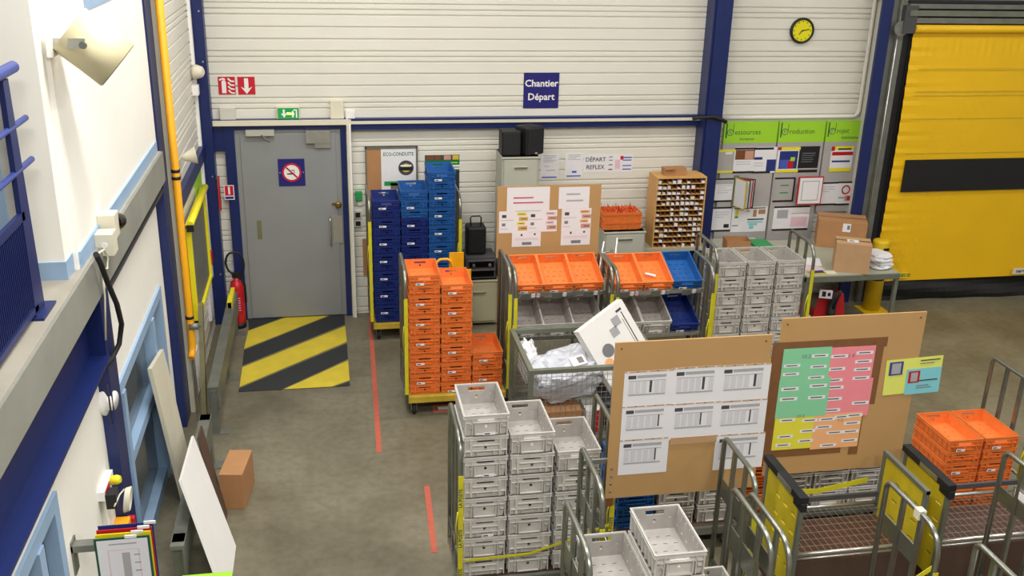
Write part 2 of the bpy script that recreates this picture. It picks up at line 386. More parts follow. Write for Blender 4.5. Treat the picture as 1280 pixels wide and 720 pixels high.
def disc(m, cx, y, cz, r, k, n=28, r0=0):
    for j in range(n):
        a, b = 2*PI*j/n, 2*PI*(j+1)/n
        if r0: m.face([(cx+r0*math.cos(a), y, cz+r0*math.sin(a)), (cx+r*math.cos(a), y, cz+r*math.sin(a)), (cx+r*math.cos(b), y, cz+r*math.sin(b)), (cx+r0*math.cos(b), y, cz+r0*math.sin(b))], k)
        else: m.face([(cx, y, cz), (cx+r*math.cos(a), y, cz+r*math.sin(a)), (cx+r*math.cos(b), y, cz+r*math.sin(b))], k)
W_ = YB
sheet('direction_sign', 'dark blue sign reading Chantier Départ high on the back wall', 'sign', W_, (655, 91, 697.5, 135), 'sign_blue', [], [('Chantier', .5, .3, .27, 'white', .002), ('Départ', .5, .68, .27, 'white', .002)], th=.006)
# red signs
x0, x1, z1, z0 = rect_from(W_, (272, 96, 295, 118)); w, h = x1-x0, z1-z0
m = MB(); m.box(x0, x1, W_-.005, W_, z0, z1, 'sign_red'); e = W_-.0056
X = lambda u: x0+u*w
Z = lambda v: z1-v*h
m.face([(X(.2), e, Z(.92)), (X(.46), e, Z(.92)), (X(.46), e, Z(.3)), (X(.4), e, Z(.2)), (X(.26), e, Z(.2)), (X(.2), e, Z(.3))], 'white')
m.face([(X(.08), e, Z(.22)), (X(.08), e, Z(.12)), (X(.3), e, Z(.06)), (X(.42), e, Z(.1)), (X(.42), e, Z(.2)), (X(.26), e, Z(.16))], 'white')
for q in range(4):
    a = .12+q*.22; m.face([(X(.55), e, Z(a)), (X(.72), e, Z(a+.16)), (X(.95), e, Z(a+.18)), (X(.95), e, Z(a+.1)), (X(.76), e, Z(a+.08)), (X(.62), e, Z(a-.06))], 'white')
tag(m.build('fire_extinguisher_sign'), 'red square sign with white extinguisher and flames above the grey door', 'sign')
x0, x1, z1, z0 = rect_from(W_, (296.5, 96, 319.5, 118)); w, h = x1-x0, z1-z0
m = MB(); m.box(x0, x1, W_-.005, W_, z0, z1, 'sign_red'); m.face([(X(.5), e, Z(.97)), (X(.84), e, Z(.55)), (X(.62), e, Z(.66)), (X(.62), e, Z(.08)), (X(.38), e, Z(.08)), (X(.38), e, Z(.66)), (X(.16), e, Z(.55))], 'white')
tag(m.build('arrow_sign'), 'red square sign with a white arrow pointing down', 'sign')
# exit sign
x0, x1, z1, z0 = rect_from(10.8, (347, 138, 374, 151)); w, h = x1-x0, z1-z0
t = thing('exit_sign', 'lit green emergency exit sign with arrow and running figure above door', 'sign', ((x0+x1)/2, 10.83, z0+.025)); e = -.0406; hw = w/2
m = MB(); m.box(-hw-.01, hw+.01, -.03, .03, -.005, h+.008, 'cream'); m.build('housing', t, bevel=.003)
m = MB(); m.box(-hw, hw, -.04, -.03, 0, h, 'exit_green'); X = lambda u: -hw+u*w; Z = lambda v: h-v*h
m.face([(X(.3), e, Z(.9)), (X(.44), e, Z(.5)), (X(.34), e, Z(.5)), (X(.34), e, Z(.12)), (X(.24), e, Z(.12)), (X(.24), e, Z(.5)), (X(.14), e, Z(.5))], 'white')
m.face([(X(.42), e, Z(.6)), (X(.7), e, Z(.66)), (X(.7), e, Z(.44)), (X(.42), e, Z(.4))], 'exit_glow')
m.face([(X(.74), e, Z(.12)), (X(.92), e, Z(.12)), (X(.92), e, Z(.9)), (X(.86), e, Z(.9)), (X(.86), e, Z(.24)), (X(.74), e, Z(.24))], 'white')
m.face([(X(.66), e, Z(.3)), (X(.74), e, Z(.26)), (X(.8), e, Z(.55)), (X(.72), e, Z(.9)), (X(.66), e, Z(.86)), (X(.71), e, Z(.58))], 'white')
m.build('sign_face', t)
def wallbox(name, label, p, depth, k, Y=YB, cat='box', bev=.004):
    x0, x1, z1, z0 = rect_from(Y-depth, p); m = MB(); m.box(x0, x1, Y-depth, Y, z0, z1, k); return tag(m.build(name, bevel=bev), label, cat)
wallbox('junction_box', 'pale grey junction box left of the exit sign by the corner column', (274, 136, 295, 152), .05, 'panel_strip')
wallbox('junction_box', 'taller cream junction box above the right side of the door', (412.5, 126, 430, 150), .06, 'cream')
wallbox('junction_box', 'small square white junction box above the door frame corner', (432, 138.5, 444, 152), .05, 'white')
# no smoking sign on door
x0, x1, z1, z0 = rect_from(10.79, (347, 199, 382, 232)); w, h = x1-x0, z1-z0; cx, cz = (x0+x1)/2, (z0+z1)/2
m = MB(); m.box(x0, x1, 10.79, 10.797, z0, z1, 'sign_blue'); disc(m, cx, 10.7895, cz, .11*w/.30, 'white'); disc(m, cx, 10.789, cz, .11*w/.3, 'sign_red', r0=.088*w/.3)
rr = .09*w/.3; m.face([(cx-rr*.75, 10.7885, cz+rr*.6), (cx-rr*.6, 10.7885, cz+rr*.75), (cx+rr*.75, 10.7885, cz-rr*.6), (cx+rr*.6, 10.7885, cz-rr*.75)], 'sign_red')
m.box(cx-.05, cx+.03, 10.7887, 10.7892, cz-.022, cz-.008, 'black'); m.box(cx-.005, cx+.03, 10.7887, 10.7892, cz+.02, cz+.028, 'ink'); m.box(cx+.024, cx+.03, 10.7887, 10.7892, cz-.005, cz+.028, 'ink')
for s_ in (-1, 1): m.box(cx+s_*w*.44-.004, cx+s_*w*.44+.004, 10.7887, 10.7892, cz-.004, cz+.004, 'white')
tag(m.build('no_smoking_sign'), 'blue sign with crossed cigarette in red ring on the grey door', 'sign')
# clock
p = at(1, YB-.04, 1003.5, 38.5); t = thing('wall_clock', 'round wall clock with yellow face and black rim', 'clock', (p.x, YB, p.z-.14)); cz = .14
m = MB(); m.lathe([(.14, 0), (.145, .02), (.14, .04), (.122, .042), (.118, .03)], (0, 0, cz), (0, -1, 0), 'black', 40, cap=False); m.build('rim', t)
m = MB(); m.lathe([(.12, 0), (.12, .028)], (0, 0, cz), (0, -1, 0), 'clock_yellow', 40)
for q in range(12):
    T = Matrix.Translation((0, 0, cz)) @ Matrix.Rotation(q*PI/6, 4, 'Y'); m.box(-.004, .004, -.0295, -.0285, .092, .108, 'black', T)
m.build('dial', t)
for ang, ln, nm in ((78, .085, 'minute_hand'), (222, .055, 'hour_hand')):
    m = MB(); T = Matrix.Translation((0, 0, cz)) @ Matrix.Rotation(R(ang), 4, 'Y'); m.box(-.004, .004, -.034, -.031, -.015, ln, 'black', T); m.build(nm, t)
# small wall papers
L_ = lambda v, a=.15, b=.85, k='ink_light', h=.02: (a, v, b, v+h, k)
txtl = [L_(.08), L_(.14, .2, .8), L_(.2, .15, .6), L_(.26), L_(.32, .15, .7), L_(.5, .2, .5), L_(.66, .3, .8, 'ink_mid')]
sheet('notice', 'white notice with grey print just right of the black speakers', 'paper', W_, (676, 192, 698, 223), 'paper', txtl+[(.1, .92, .9, .97, 'ink_blue')], group=None)
sheet('notice', 'white notice with a blue square mark left of the DÉPART REFLEX sheet', 'paper', W_, (707, 191, 728, 222), 'paper', txtl[:4]+[(.4, .72, .65, .8, 'ink_blue'), (.1, .9, .9, .95, 'ink_blue')])
sheet('notice', 'landscape sheet reading DÉPART REFLEX in large letters', 'paper', W_, (730, 193, 758.5, 215), 'paper', [], [('DÉPART', .5, .3, .33, 'ink', .001, .95), ('REFLEX', .5, .72, .33, 'ink', .001, .95)])
sheet('notice', 'sheet with blue and red bars, rightmost of the papers on the back wall', 'paper', W_, (760, 193, 790, 215), 'paper', [(.05, .12, .2, .16, 'ink'), (.05, .3, .2, .34, 'ink'), (.05, .55, .2, .6, 'ink'), (.05, .8, .2, .86, 'ink'), (.6, .15, .95, .22, 'ink_blue'), (.6, .3, .95, .36, 'ink_blue'), (.6, .6, .95, .66, 'ink_blue'), (.6, .8, .95, .86, 'ink_blue'), (.5, .1, .62, .3, 'sign_red'), (.3, .3, .5, .8, 'ink_pink')])
# eco conduite board
x0, x1, z1, z0 = rect_from(YB-.03, (456, 184, 523, 300)); z0 = z1-1.0
t = thing('poster_board', 'cork wall board with the ECO-CONDUITE poster behind the blue crates', 'board', ((x0+x1)/2, YB, z0)); w = (x1-x0)/2; h = z1-z0
m = MB(); m.box(-w, w, -.025, 0, 0, h, 'cardboard'); m.build('cork_panel', t)
m = MB()
for a in ((-w, w, h-.02, h), (-w, w, 0, .02), (-w, -w+.015, 0, h), (w-.015, w, 0, h)): m.box(a[0], a[1], -.035, -.002, a[2], a[3], 'steel_dull')
m.build('board_frame', t)
p0 = -w+.30*2*w
m = MB(); m.box(p0, w-.02, -.028, -.0255, .05, h-.02, 'paper'); m.text('ECO-CONDUITE', ((p0+w-.02)/2, -.0286, h-.085), (1, 0, 0), (0, 0, 1), .056, 'sign_green', bold=.001, sx=.8)
disc(m, w-.13, -.0286, h-.24, .085, 'ink'); disc(m, w-.13, -.0287, h-.24, .05, 'mat_yellow'); m.box(w-.2, w-.06, -.0289, -.0288, h-.27, h-.23, 'black'); m.box(w-.19, w-.07, -.029, -.0289, h-.225, h-.205, 'white')
for q, (a, b, c_, dd) in enumerate(((.03, .1, .2, .05), (.1, .06, .16, .07), (.04, .0, .1, .04))): m.box(p0+a, p0+a+c_, -.0289, -.0286, h-.5+b-.04, h-.5+b-.04+dd, 'green_plastic' if q != 1 else 'mat_frame')
for q in range(6): m.box(w-.2, w-.05, -.0289, -.0286, h-.42-q*.03, h-.41-q*.03, 'ink_light')
m.build('poster', t)
sheet('poster', 'dark green poster with photo strip behind the tallest blue crate stack', 'poster', W_, (531, 194, 574, 243), 'sign_green', [(0, 0, 1, .13, 'ink'), (.05, .01, .25, .12, 'wood_dark'), (.3, .01, .45, .12, 'wood_dark'), (.55, .01, .75, .12, 'skin_print'), (.8, .01, .98, .12, 'mat_yellow'), (.55, .18, .95, .21, 'lime'), (.05, .26, .3, .32, 'lime'), (.7, .25, 1, .3, 'white'), (.7, .32, 1, .36, 'white'), (.72, .4, 1, 1, 'mat_black')])
# call point, sockets
wallbox('call_point', 'green door release call point right of the grey door', (444, 240, 453, 251), .05, 'green_plastic', cat='switch')
wallbox('label_tag', 'tiny white square tag below the green call point', (447, 252, 453, 257), .02, 'white', cat='label')
t0 = thing('wall_socket', 'two black wall sockets stacked beside the door conduit', 'socket', tuple(at(1, YB, 448, 283)))
for q, nm in ((0, 0), (1, 1)):
    m = MB(); m.box(-.05, .04, -.03, 0, .0+q*.1, .085+q*.1, 'panel_strip'); m.box(-.03, .025, -.035, -.03, .015+q*.1, .07+q*.1, 'black'); m.build('socket', t0)
wallbox('paper_tray', 'narrow brown cardboard strip on the wall beside the blue crates', (453, 299, 461, 344), .02, 'cardboard', cat='cardboard')
# sign panels
green_z = at(1, 10.8, 930, 179).z; top_z = at(1, 10.8, 930, 153).z
def info_panel(x0, x1, z0, label, t1, t2):
    t = thing('info_panel', label, 'display panel', ((x0+x1)/2, 10.84, z0)); w = (x1-x0)/2; h = top_z-z0; gh = top_z-green_z
    m = MB(); m.box(-w, w, -.035, .015, 0, h-gh*1.0, 'silver_panel'); m.build('panel', t)
    m = MB(); m.box(-w, w, -.036, .015, h-gh, h, 'lime'); e = -.0368
    m.box(-w+.02, -w+.035, e, e+.0005, h-gh*.75, h-.01, 'teal_dark'); disc(m, -w+.075, e, h-gh*.48, .04, 'teal_dark', r0=.033)
    m.text(t1[0], (-w+.075, e, h-gh*.48), (1, 0, 0), (0, 0, 1), .07, 'ink_mid'); m.text(t1[1:], (-w+.13, e, h-gh*.48), (1, 0, 0), (0, 0, 1), .085, 'teal_dark', align='LEFT', sx=.95)
    if t2: m.text(t2, (-w+.2, e, h-gh*.8), (1, 0, 0), (0, 0, 1), .05, 'teal_dark', align='LEFT', sx=.95)
    m.box(-w+.11, -w+.116, e, e+.0005, h-gh*.5, h-.02, 'teal_dark'); m.build('header', t); return t
info_panel(4.545, 5.205, .60, 'wall display panel with lime header reading Ressources humaines', 'Ressources', 'humaines')
info_panel(5.225, 5.805, .60, 'wall display panel with lime header reading Production', 'Production', None)
info_panel(5.825, 6.33, 1.08, 'short wall display panel with lime header reading Projet', 'Projet', 'établissement')
YP = 10.80
bars = [(0, 0, 1, .07, 'black'), (0, .93, 1, 1, 'black')]
gy = [L_(.2), L_(.3), L_(.4, .15, .6), L_(.5), L_(.6, .15, .7)]
sheet('notice', 'grey sheet between yellow clip bars under the Ressources header, leftmost', 'paper', YP, (899, 187, 917, 216), 'silver_panel', [(0, 0, 1, .1, 'yellow_sheet'), (0, .9, 1, 1, 'yellow_sheet'), (.4, .12, .8, .2, 'white')])
sheet('poster', 'small poster with dark photo and a hand under the Ressources header', 'poster', YP, (919, 184, 942, 216), 'paper', [(0, .02, 1, .09, 'black'), (.05, .1, .95, .48, 'wood_dark'), (.5, .15, .9, .46, 'skin_print'), (.1, .55, .8, .57, 'ink_light'), (.1, .64, .8, .66, 'ink_light'), (0, .93, 1, 1, 'black')])
sheet('poster', 'small poster with two blue blocks beside the dark photo poster', 'poster', YP, (943, 184, 968, 216), 'paper', [(0, .02, .85, .1, 'black'), (.05, .38, .4, .48, 'navy'), (.6, .48, 1, .93, 'navy'), (.05, .6, .45, .62, 'ink_light'), (.05, .7, .45, .72, 'ink_light'), (.0, .93, .8, 1, 'black')])
sheet('notice', 'pale sheet between black bars beside the folded document holder', 'paper', YP, (895, 223, 916, 252), 'paper', bars+gy+[(.0, .08, .9, .25, 'silver_panel')])
sheet('notice', 'white sheet with small black picture at its corner, low on Ressources panel', 'paper', YP, (891, 259, 912, 289), 'paper', bars+gy[:3]+[(.65, .7, .92, .85, 'black')])
sheet('planning_sheet', 'white plan with coloured bars low on the Ressources panel', 'paper', YP, (916, 259, 956, 289), 'paper', [(.05, .04, .95, .08, 'ink'), (.08, .1, .18, .35, 'mat_yellow'), (.08, .36, .18, .44, 'green_plastic'), (.4, .14, .5, .2, 'skin_print'), (.6, .12, .7, .4, 'cardboard'), (.75, .12, .95, .3, 'cardboard'), (.45, .48, .92, .53, 'black'), (.45, .58, .9, .64, 'cyan_sheet'), (.5, .66, .75, .74, 'cyan_sheet'), (.52, .76, .65, .88, 'cyan_sheet'), (.03, .72, .2, .75, 'black')])
sheet('poster', 'poster with blue and red picture between yellow bars under Production header', 'poster', YP, (973, 184, 997, 215), 'paper', [(0, 0, 1, .12, 'frame_yellow'), (0, 0, .15, .12, 'red'), (.1, .16, .92, .86, 'navy'), (.15, .5, .6, .84, 'ink_blue'), (.5, .55, .75, .86, 'red'), (.6, .4, .8, .55, 'lime'), (0, .9, 1, 1, 'frame_yellow')])
sheet('poster', 'black poster with small grey text under the Production header', 'poster', YP, (1000, 183, 1021, 215), 'black', [(.15, .25, .8, .28, 'ink_mid'), (.15, .34, .8, .36, 'ink_mid'), (.15, .42, .7, .44, 'ink_mid'), (.15, .5, .75, .52, 'ink_mid'), (.15, .58, .7, .6, 'ink_mid'), (0, .84, 1, .9, 'silver_panel')])
sheet('notice', 'sheet with faint green print in black frame on the Production panel', 'paper', YP, (969, 222, 991, 252), 'silver_panel', bars+[(.3, .3, .7, .35, 'green_plastic'), (.3, .6, .7, .65, 'green_plastic'), (.92, 0, 1, 1, 'black')])
sheet('notice', 'wide pale sheet on black bar at the foot of the Production panel', 'paper', YP, (968, 258, 1009, 287), 'paper', bars+[(.1, .15, .4, .5, 'ink_light'), (.5, .3, 1, .33, 'silver_panel'), (.5, .45, .95, .85, 'ink_pink')])
sheet('poster', 'white poster with yellow top and red band under the Projet header', 'poster', YP, (1040, 183, 1063, 214), 'paper', [(0, 0, 1, .14, 'frame_yellow'), (0, 0, .15, .18, 'red'), (.3, .08, .9, .14, 'black'), (.05, .22, 1, .36, 'red'), (.08, .56, .9, .63, 'navy'), (0, .86, 1, 1, 'frame_yellow')])
sheet('notice', 'plain white sheet between black bars low on the Projet panel', 'paper', YP, (1023, 228, 1044, 256), 'paper', bars+gy[:3])
sheet('notice', 'white sheet with a red ring symbol low on the Projet panel', 'paper', YP, (1047, 227, 1066, 256), 'paper', bars+[(.5, .6, .8, .82, 'skin_print'), (.15, .66, .5, .7, 'green_plastic'), (.62, .62, .78, .8, 'red')])
x0, x1, z1, z0 = rect_from(YP, (1047, 227, 1066, 256)); m = MB(); disc(m, (x0+x1)/2, YP-.0035, z1-(z1-z0)*.35, .058, 'red', r0=.04)
ring = m.build('printed_ring', recentre=False); ring.parent = [o for o in C.objects if o.get('label', '').startswith('white sheet with a red ring')][0]; ring.location = -ring.parent.location
# red framed pocket and fan of document sleeves
x0, x1, z1, z0 = rect_from(10.74, (999, 221, 1025, 255))
m = MB(); m.box(x0, x1, 10.73, 10.745, z0, z1, 'red'); m.box(x0+.014, x1-.014, 10.727, 10.73, z0+.014, z1-.014, 'paper'); m.box(x0+.05, x1-.05, 10.7262, 10.727, z0+.05, z1-.05, 'ink_light'); m.box(x0+.06, x1-.06, 10.7256, 10.7262, z0+.06, z1-.06, 'paper'); m.box((x0+x1)/2-.02, (x0+x1)/2+.02, 10.745, 10.805, (z0+z1)/2-.05, (z0+z1)/2+.05, 'cream')
tag(m.build('document_sleeve'), 'white sheet in red framed sleeve standing off the Production panel', 'document holder')
x0, x1, z1, z0 = rect_from(10.74, (922, 223, 942, 258)); t = thing('document_fan', 'fan of framed document sleeves on the Ressources panel', 'document holder', (x0, 10.80, z0)); h = z1-z0
m = MB(); m.box(-.02, .04, -.01, 0, -.02, h+.02, 'steel_dull'); m.build('hinge_plate', t)
for q, k in enumerate(('mat_yellow', 'dark_grey', 'red', 'black')):
    T = Matrix.Translation((.0+q*.012, -.01, 0)) @ Matrix.Rotation(R(-72+q*13), 4, 'Z'); m = MB(); m.box(0, .2, -.004, .004, 0, h, k, T); m.box(.012, .188, -.0055, -.004, .012, h-.012, 'paper', T); m.build('sleeve', t)

# ============================================================ yellow door
XD = 6.53
zhead = at(1, 10.47, 1200, 36).z; zsk = at(1, 10.47, 1200, 347).z
t = bpy.data.objects.new('door_2', None); C.objects.link(t); t.location = (XD, 10.6, 0); struct(t)
m = MB(); nx, nz = 60, 60; Wd = 2.75
def fab(i, j):
    u, v = i/nx, j/nz; x = u*Wd; z = zsk+(zhead-zsk)*v; dy = .012*math.sin(v*7+.5)
    for cx_, s_ in ((0, 1), (Wd, -1)):
        dx = abs(x-cx_); dz = z-zsk; a = math.exp(-((dx-dz*.45)**2)/.1)*math.exp(-dz*1.1); dy += .018*a*math.sin((dx*1.6+dz)*34)
    a = math.exp(-x*5); dy += .006*a*math.sin(z*46)
    a = math.exp(-((v-.93)**2)/.001); dy += .003*a*math.sin(x*60)
    return (x, -.13+dy-.02, z)
for i in range(nx):
    for j in range(nz): m.face([fab(i, j), fab(i+1, j), fab(i+1, j+1), fab(i, j+1)], 'fabric_yellow', True)
m.build('fabric_curtain', t)
for v_, hh_ in ((.855, .004), (.77, .004), (.755, .004), (.665, .003), (.53, .003)):
    m = MB(); zz = zsk+(zhead-zsk)*v_; m.box(.12, Wd-.1, -.168, -.1655, zz-hh_, zz+hh_, 'mat_yellow'); m.build('seam', t)
bx0 = at(1, 10.43, 1131, 200).x-XD; bz1 = at(1, 10.43, 1131, 200).z; bz0 = at(1, 10.43, 1128, 240).z
m = MB(); m.box(bx0+.01, Wd-.15, -.178, -.17, bz0, bz1, 'black'); m.build('black_stripe', t)
m = MB(); m.tube([(0, -.16, zhead), (Wd, -.16, zhead)], .045, 'fabric_yellow', 14); m.build('roller', t)
m = MB()
for i in range(30):
    for j in range(5):
        def sk(a, b): return (a/30*(Wd+.1)-.05, -.13+.03*math.sin(b*1.2+a*.2)+.01*math.sin(a*.9), zsk*b/5+.0)
        m.face([sk(i, j), sk(i+1, j), sk(i+1, j+1), sk(i, j+1)], 'black', True)
m.build('floor_skirt', t)
m = MB(); m.box(-.262, -.185, -.06, .0, 0, 3.75, 'steel_dull'); m.box(-.185, -.095, -.10, .2, 0, 3.75, 'steel_dull'); m.tube([(-.17, -.108, 0), (-.17, -.108, 3.6)], .008, 'steel_bright', 6); m.box(-.095, -.018, -.10, .19, 0, 3.4, 'black'); m.build('guide_post', t)
m = MB(); m.box(-.02, .02, -.12, .0, zsk, zhead, 'black'); m.box(Wd-.02, Wd+.12, -.02, .2, 0, 3.4, 'black'); m.box(Wd+.12, Wd+.3, -.13, .2, 0, 3.75, 'steel_dull'); m.build('guide_seal', t)
m = MB()
for a, b, k, y in ((.06, .12, 'steel_dull', -.16), (.125, .14, 'rubber', -.12), (.14, .2, 'steel_green', -.18), (.205, .22, 'rubber', -.12), (.22, .27, 'steel_dull', -.16), (.275, .3, 'rubber', -.14)): m.box(-.1, Wd+.1, y, .2, zhead+a, zhead+b, k)
m.lathe([(.085, 0), (.085, .02)], (-.16, -.13, zhead+.0), (0, -1, 0), 'steel_dull', 20); m.box(-.15, .0, -.17, .1, zhead-.05, zhead+.25, 'dark_grey'); m.build('header_rail', t)
m = MB(); m.box(-.35, Wd+.4, .05, .2, zhead+.3, 7, 'door_grey'); m.box(-.08, .02, -.02, .05, zhead+.32, zhead+.6, 'cream'); m.build('header_panel', t)
def lblp(px, py, w_, h_, k1, txt, k2):
    p = at(1, 10.43, px, py); m = MB(); m.box(p.x-XD, p.x-XD+w_, -.182, -.176, p.z-h_, p.z, k1); m.text(txt, (p.x-XD+w_/2, -.1826, p.z-h_/2), (1, 0, 0), (0, 0, 1), h_*.8, k2, bold=.002); m.build('maker_label', t)
lblp(1116, 341, .20, .07, 'frame_yellow', 'NERGECO', 'ink'); lblp(1266, 335, .3, .08, 'cream', 'nergeco', 'ink')
m = MB(); xq = at(1, 10.5, 1078, 180).x; m.box(xq, 6.264, 10.5, 10.54, 0, 7, 'blue_steel'); m.box(6.25, 6.264, 10.54, YB, 0, 7, 'panel_strip'); struct(m.build('trim_15', recentre=False))
m = MB(); m.box(XD+Wd+.3, 12, 10.5, YB, 0, 7, 'panel_white'); struct(m.build('trim_16', recentre=False))

# ============================================================ floor markings
FP = lambda x, y, z=.004: tuple(at(2, z, x, y))
tl, tr, bl, br = (310, 397.5), (430.7, 393.6), (298.2, 489.6), (437.3, 482.2)
m = MB()
def poly(pts, k): m.face([FP(*p) for p in pts], k)
poly([bl, br, tr, tl], 'mat_frame')
def up_(z): return lambda x, y: tuple(at(2, z, x, y))
F2 = up_(.006)
for pts, k in (([tl, (311, 412.5), (353, 397)], 'mat_black'),
               ([(310.5, 413.5), (357, 396.8), (410, 394.6), (305, 436)], 'mat_yellow'),
               ([(305, 437.5), (413, 394.4), tr, (431.2, 405.5), (303, 457)], 'mat_black'),
               ([(303, 459), (431.5, 407.5), (433.5, 427), (299.3, 483.5)], 'mat_yellow'),
               ([(298.6, 485.5), bl, (352, 486.8), (435, 448.5), (433.7, 429)], 'mat_black'),
               ([(355, 486.5), (435.2, 450.5), (437, 475), (414, 483.3)], 'mat_yellow'),
               ([(418, 483.1), (437, 476.5), br], 'mat_black')):
    m.face([F2(*p) for p in pts], k)
tag(m.build('hazard_mat'), 'yellow and black diagonally striped floor plate before the grey door', 'floor marking')
def strip(label, a, b, w):
    A = at(2, 0, *a); B = at(2, 0, *b); dd = (B-A).normalized(); s_ = Vector((-dd.y, dd.x, 0))*w/2
    m = MB(); m.hexa([A-s_, B-s_, B+s_, A+s_], [A-s_+Vector((0, 0, .003)), B-s_+Vector((0, 0, .003)), B+s_+Vector((0, 0, .003)), A+s_+Vector((0, 0, .003))], 'red_tape'); tag(m.build('floor_tape'), label, 'floor tape')
strip('long red tape line on the floor beside the striped plate', (462.5, 393), (474, 566), .045)
strip('short red tape line on the floor left of the grey crate trolley', (533.5, 608), (543, 691), .045)
a = at(2, 0, 542, 516); m = MB()
for bb in ((0, .22, 0, .03), (0, .22, .13, .16), (0, .03, .03, .13)): m.box(a.x+bb[0], a.x+bb[1], a.y+bb[2], a.y+bb[3], 0, .003, 'red_tape')
m.box(a.x+.05, a.x+.22, a.y+.05, a.y+.11, 0, .002, 'white'); tag(m.build('floor_tape'), 'red and white tape bracket on the floor by the orange crate trolley', 'floor tape')

# ============================================================ crates
CW, CD = .288, .452
def crate_proto(color, h, name):
    inner = 'crate_grey_shaded' if color == 'crate_grey' else color
    tp = .016 if h > .12 else .011; wth = .006; W2, D2 = CW/2-.006, CD/2-.006; b0 = .008; H = h+.004
    m = MB()
    def endP(sy, off):
        def f(u, v): k = (v/H); return (u*(W2-tp*(1-k)-off)/W2, sy*(D2-tp*(1-k)-off), v)
        return f
    def sideP(sx, off):
        def f(u, v): k = (v/H); return (sx*(W2-tp*(1-k)-off), u*(D2-tp*(1-k)-off)/D2, v)
        return f
    hh = [(-.058, .058, H-.046, H-.02), (-.009, .009, H*.45-.014, H*.45+.006)]
    small = [(-W2*.8, -W2*.68, H*.52, H*.57), (W2*.68, W2*.8, H*.52, H*.57)]
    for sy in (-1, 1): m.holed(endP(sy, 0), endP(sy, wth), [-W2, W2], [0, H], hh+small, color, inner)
    sl = [(-.17+q*.085, -.145+q*.085, H*.3, H*.34) for q in range(5)]
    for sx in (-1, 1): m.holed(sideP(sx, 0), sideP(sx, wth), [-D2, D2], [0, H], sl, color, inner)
    bw, bd = W2-tp, D2-tp
    holes = []
    for q in range(3):
        for r_ in range(5): holes.append((-.075+q*.06+(r_ % 2)*.02, -.05+q*.06+(r_ % 2)*.02, -.15+r_*.068, -.144+r_*.068))
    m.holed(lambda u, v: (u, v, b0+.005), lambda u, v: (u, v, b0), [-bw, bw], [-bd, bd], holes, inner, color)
    # outside ribs
    for sy in (-1, 1):
        def rb(x0, x1, z0, z1, dd=.0095):
            y = sy*(D2-.002); k1 = tp*(1-z0/H); k2 = tp*(1-z1/H)
            m.hexa([(x0, y-sy*k1, z0), (x1, y-sy*k1, z0), (x1, y+sy*dd, z0), (x0, y+sy*dd, z0)] if sy > 0 else [(x0, y+dd*sy, z0), (x1, y+dd*sy, z0), (x1, y-sy*k1, z0), (x0, y-sy*k1, z0)],
                   [(x0, y-sy*k2, z1), (x1, y-sy*k2, z1), (x1, y+sy*dd, z1), (x0, y+sy*dd, z1)] if sy > 0 else [(x0, y+dd*sy, z1), (x1, y+dd*sy, z1), (x1, y-sy*k2, z1), (x0, y-sy*k2, z1)], color)
        rb(-W2*.98, -W2*.93, .012, H-.02); rb(W2*.93, W2*.98, .012, H-.02); rb(-W2*.66, -W2*.62, .012, H-.02); rb(W2*.62, W2*.66, .012, H-.02)
        if sy < 0:
            rb(-.075, -.069, .015, H-.05); rb(.069, .075, .015, H-.05); rb(-.075, .075, .012, .019); rb(-W2*.95, W2*.95, H-.055, H-.049)
            rb(-W2*.6, -.1, H*.42, H*.46); rb(.1, W2*.9, H*.42, H*.46)
        else:
            rb(-.1, -.092, .015, H-.018); rb(.092, .1, .015, H-.018); rb(-W2*.95, W2*.95, H*.3, H*.34); rb(-.09, .09, H*.56, H*.61)
            rb(-.055, -.05, .015, H*.3); rb(.05, .055, .015, H*.3)
    for sx in (-1, 1):
        for q in range(-3, 4):
            y = q*.062; m.box(min(sx*(W2-tp*.7), sx*(W2+.002)), max(sx*(W2-tp*.7), sx*(W2+.002)), y-.003, y+.003, .015, H-.02, color)
    body = m.build(name, recentre=False)
    # rim: a frame round the top with an outer fold
    r = MB()
    def ring(o0, o1, z0, z1):
        for (x0, x1, y0, y1) in ((-W2-o1, W2+o1, -D2-o1, -D2+o0), (-W2-o1, W2+o1, D2-o0, D2+o1), (-W2-o1, -W2+o0, -D2+o0, D2-o0), (W2-o0, W2+o1, -D2+o0, D2-o0)): r.box(x0, x1, y0, y1, z0, z1, color)
    ring(.007, .0058, H-.006, H); ring(.001, .0058, H-.026, H-.021); ring(.0, .0025, H-.018, H-.006)
    rim = r.build('rim', body)
    c_ = MB(); c_.box(-.045, .035, -D2-.008, -D2-.004, H-.046, H-.03, 'paper'); c_.box(-.04, .0, -D2-.0088, -D2-.008, H-.042, H-.034, 'ink'); 
    return body, rim, c_
HG, HO = .146, .0965
pg, rg, _ = crate_proto('crate_grey', HG, 'plastic_crate')
po, ro, _ = crate_proto('crate_orange', HO, 'plastic_crate')
pn, rn, _ = crate_proto('crate_navy', HO, 'plastic_crate')
pb, rb_, _ = crate_proto('crate_blue', HO, 'plastic_crate')
PROT = {'grey': (pg, HG+.004), 'orange': (po, HO+.001), 'dark blue': (pn, HO+.001), 'bright blue': (pb, HO+.001)}
used = {}
lm = MB(); lm.box(-.04, .035, -.0015, 0, 0, .02, 'paper'); lm.box(-.032, .0, -.0019, -.0015, .005, .014, 'ink'); _l = lm.build('label_card', recentre=False); LABEL_ME = _l.data; bpy.data.objects.remove(_l)
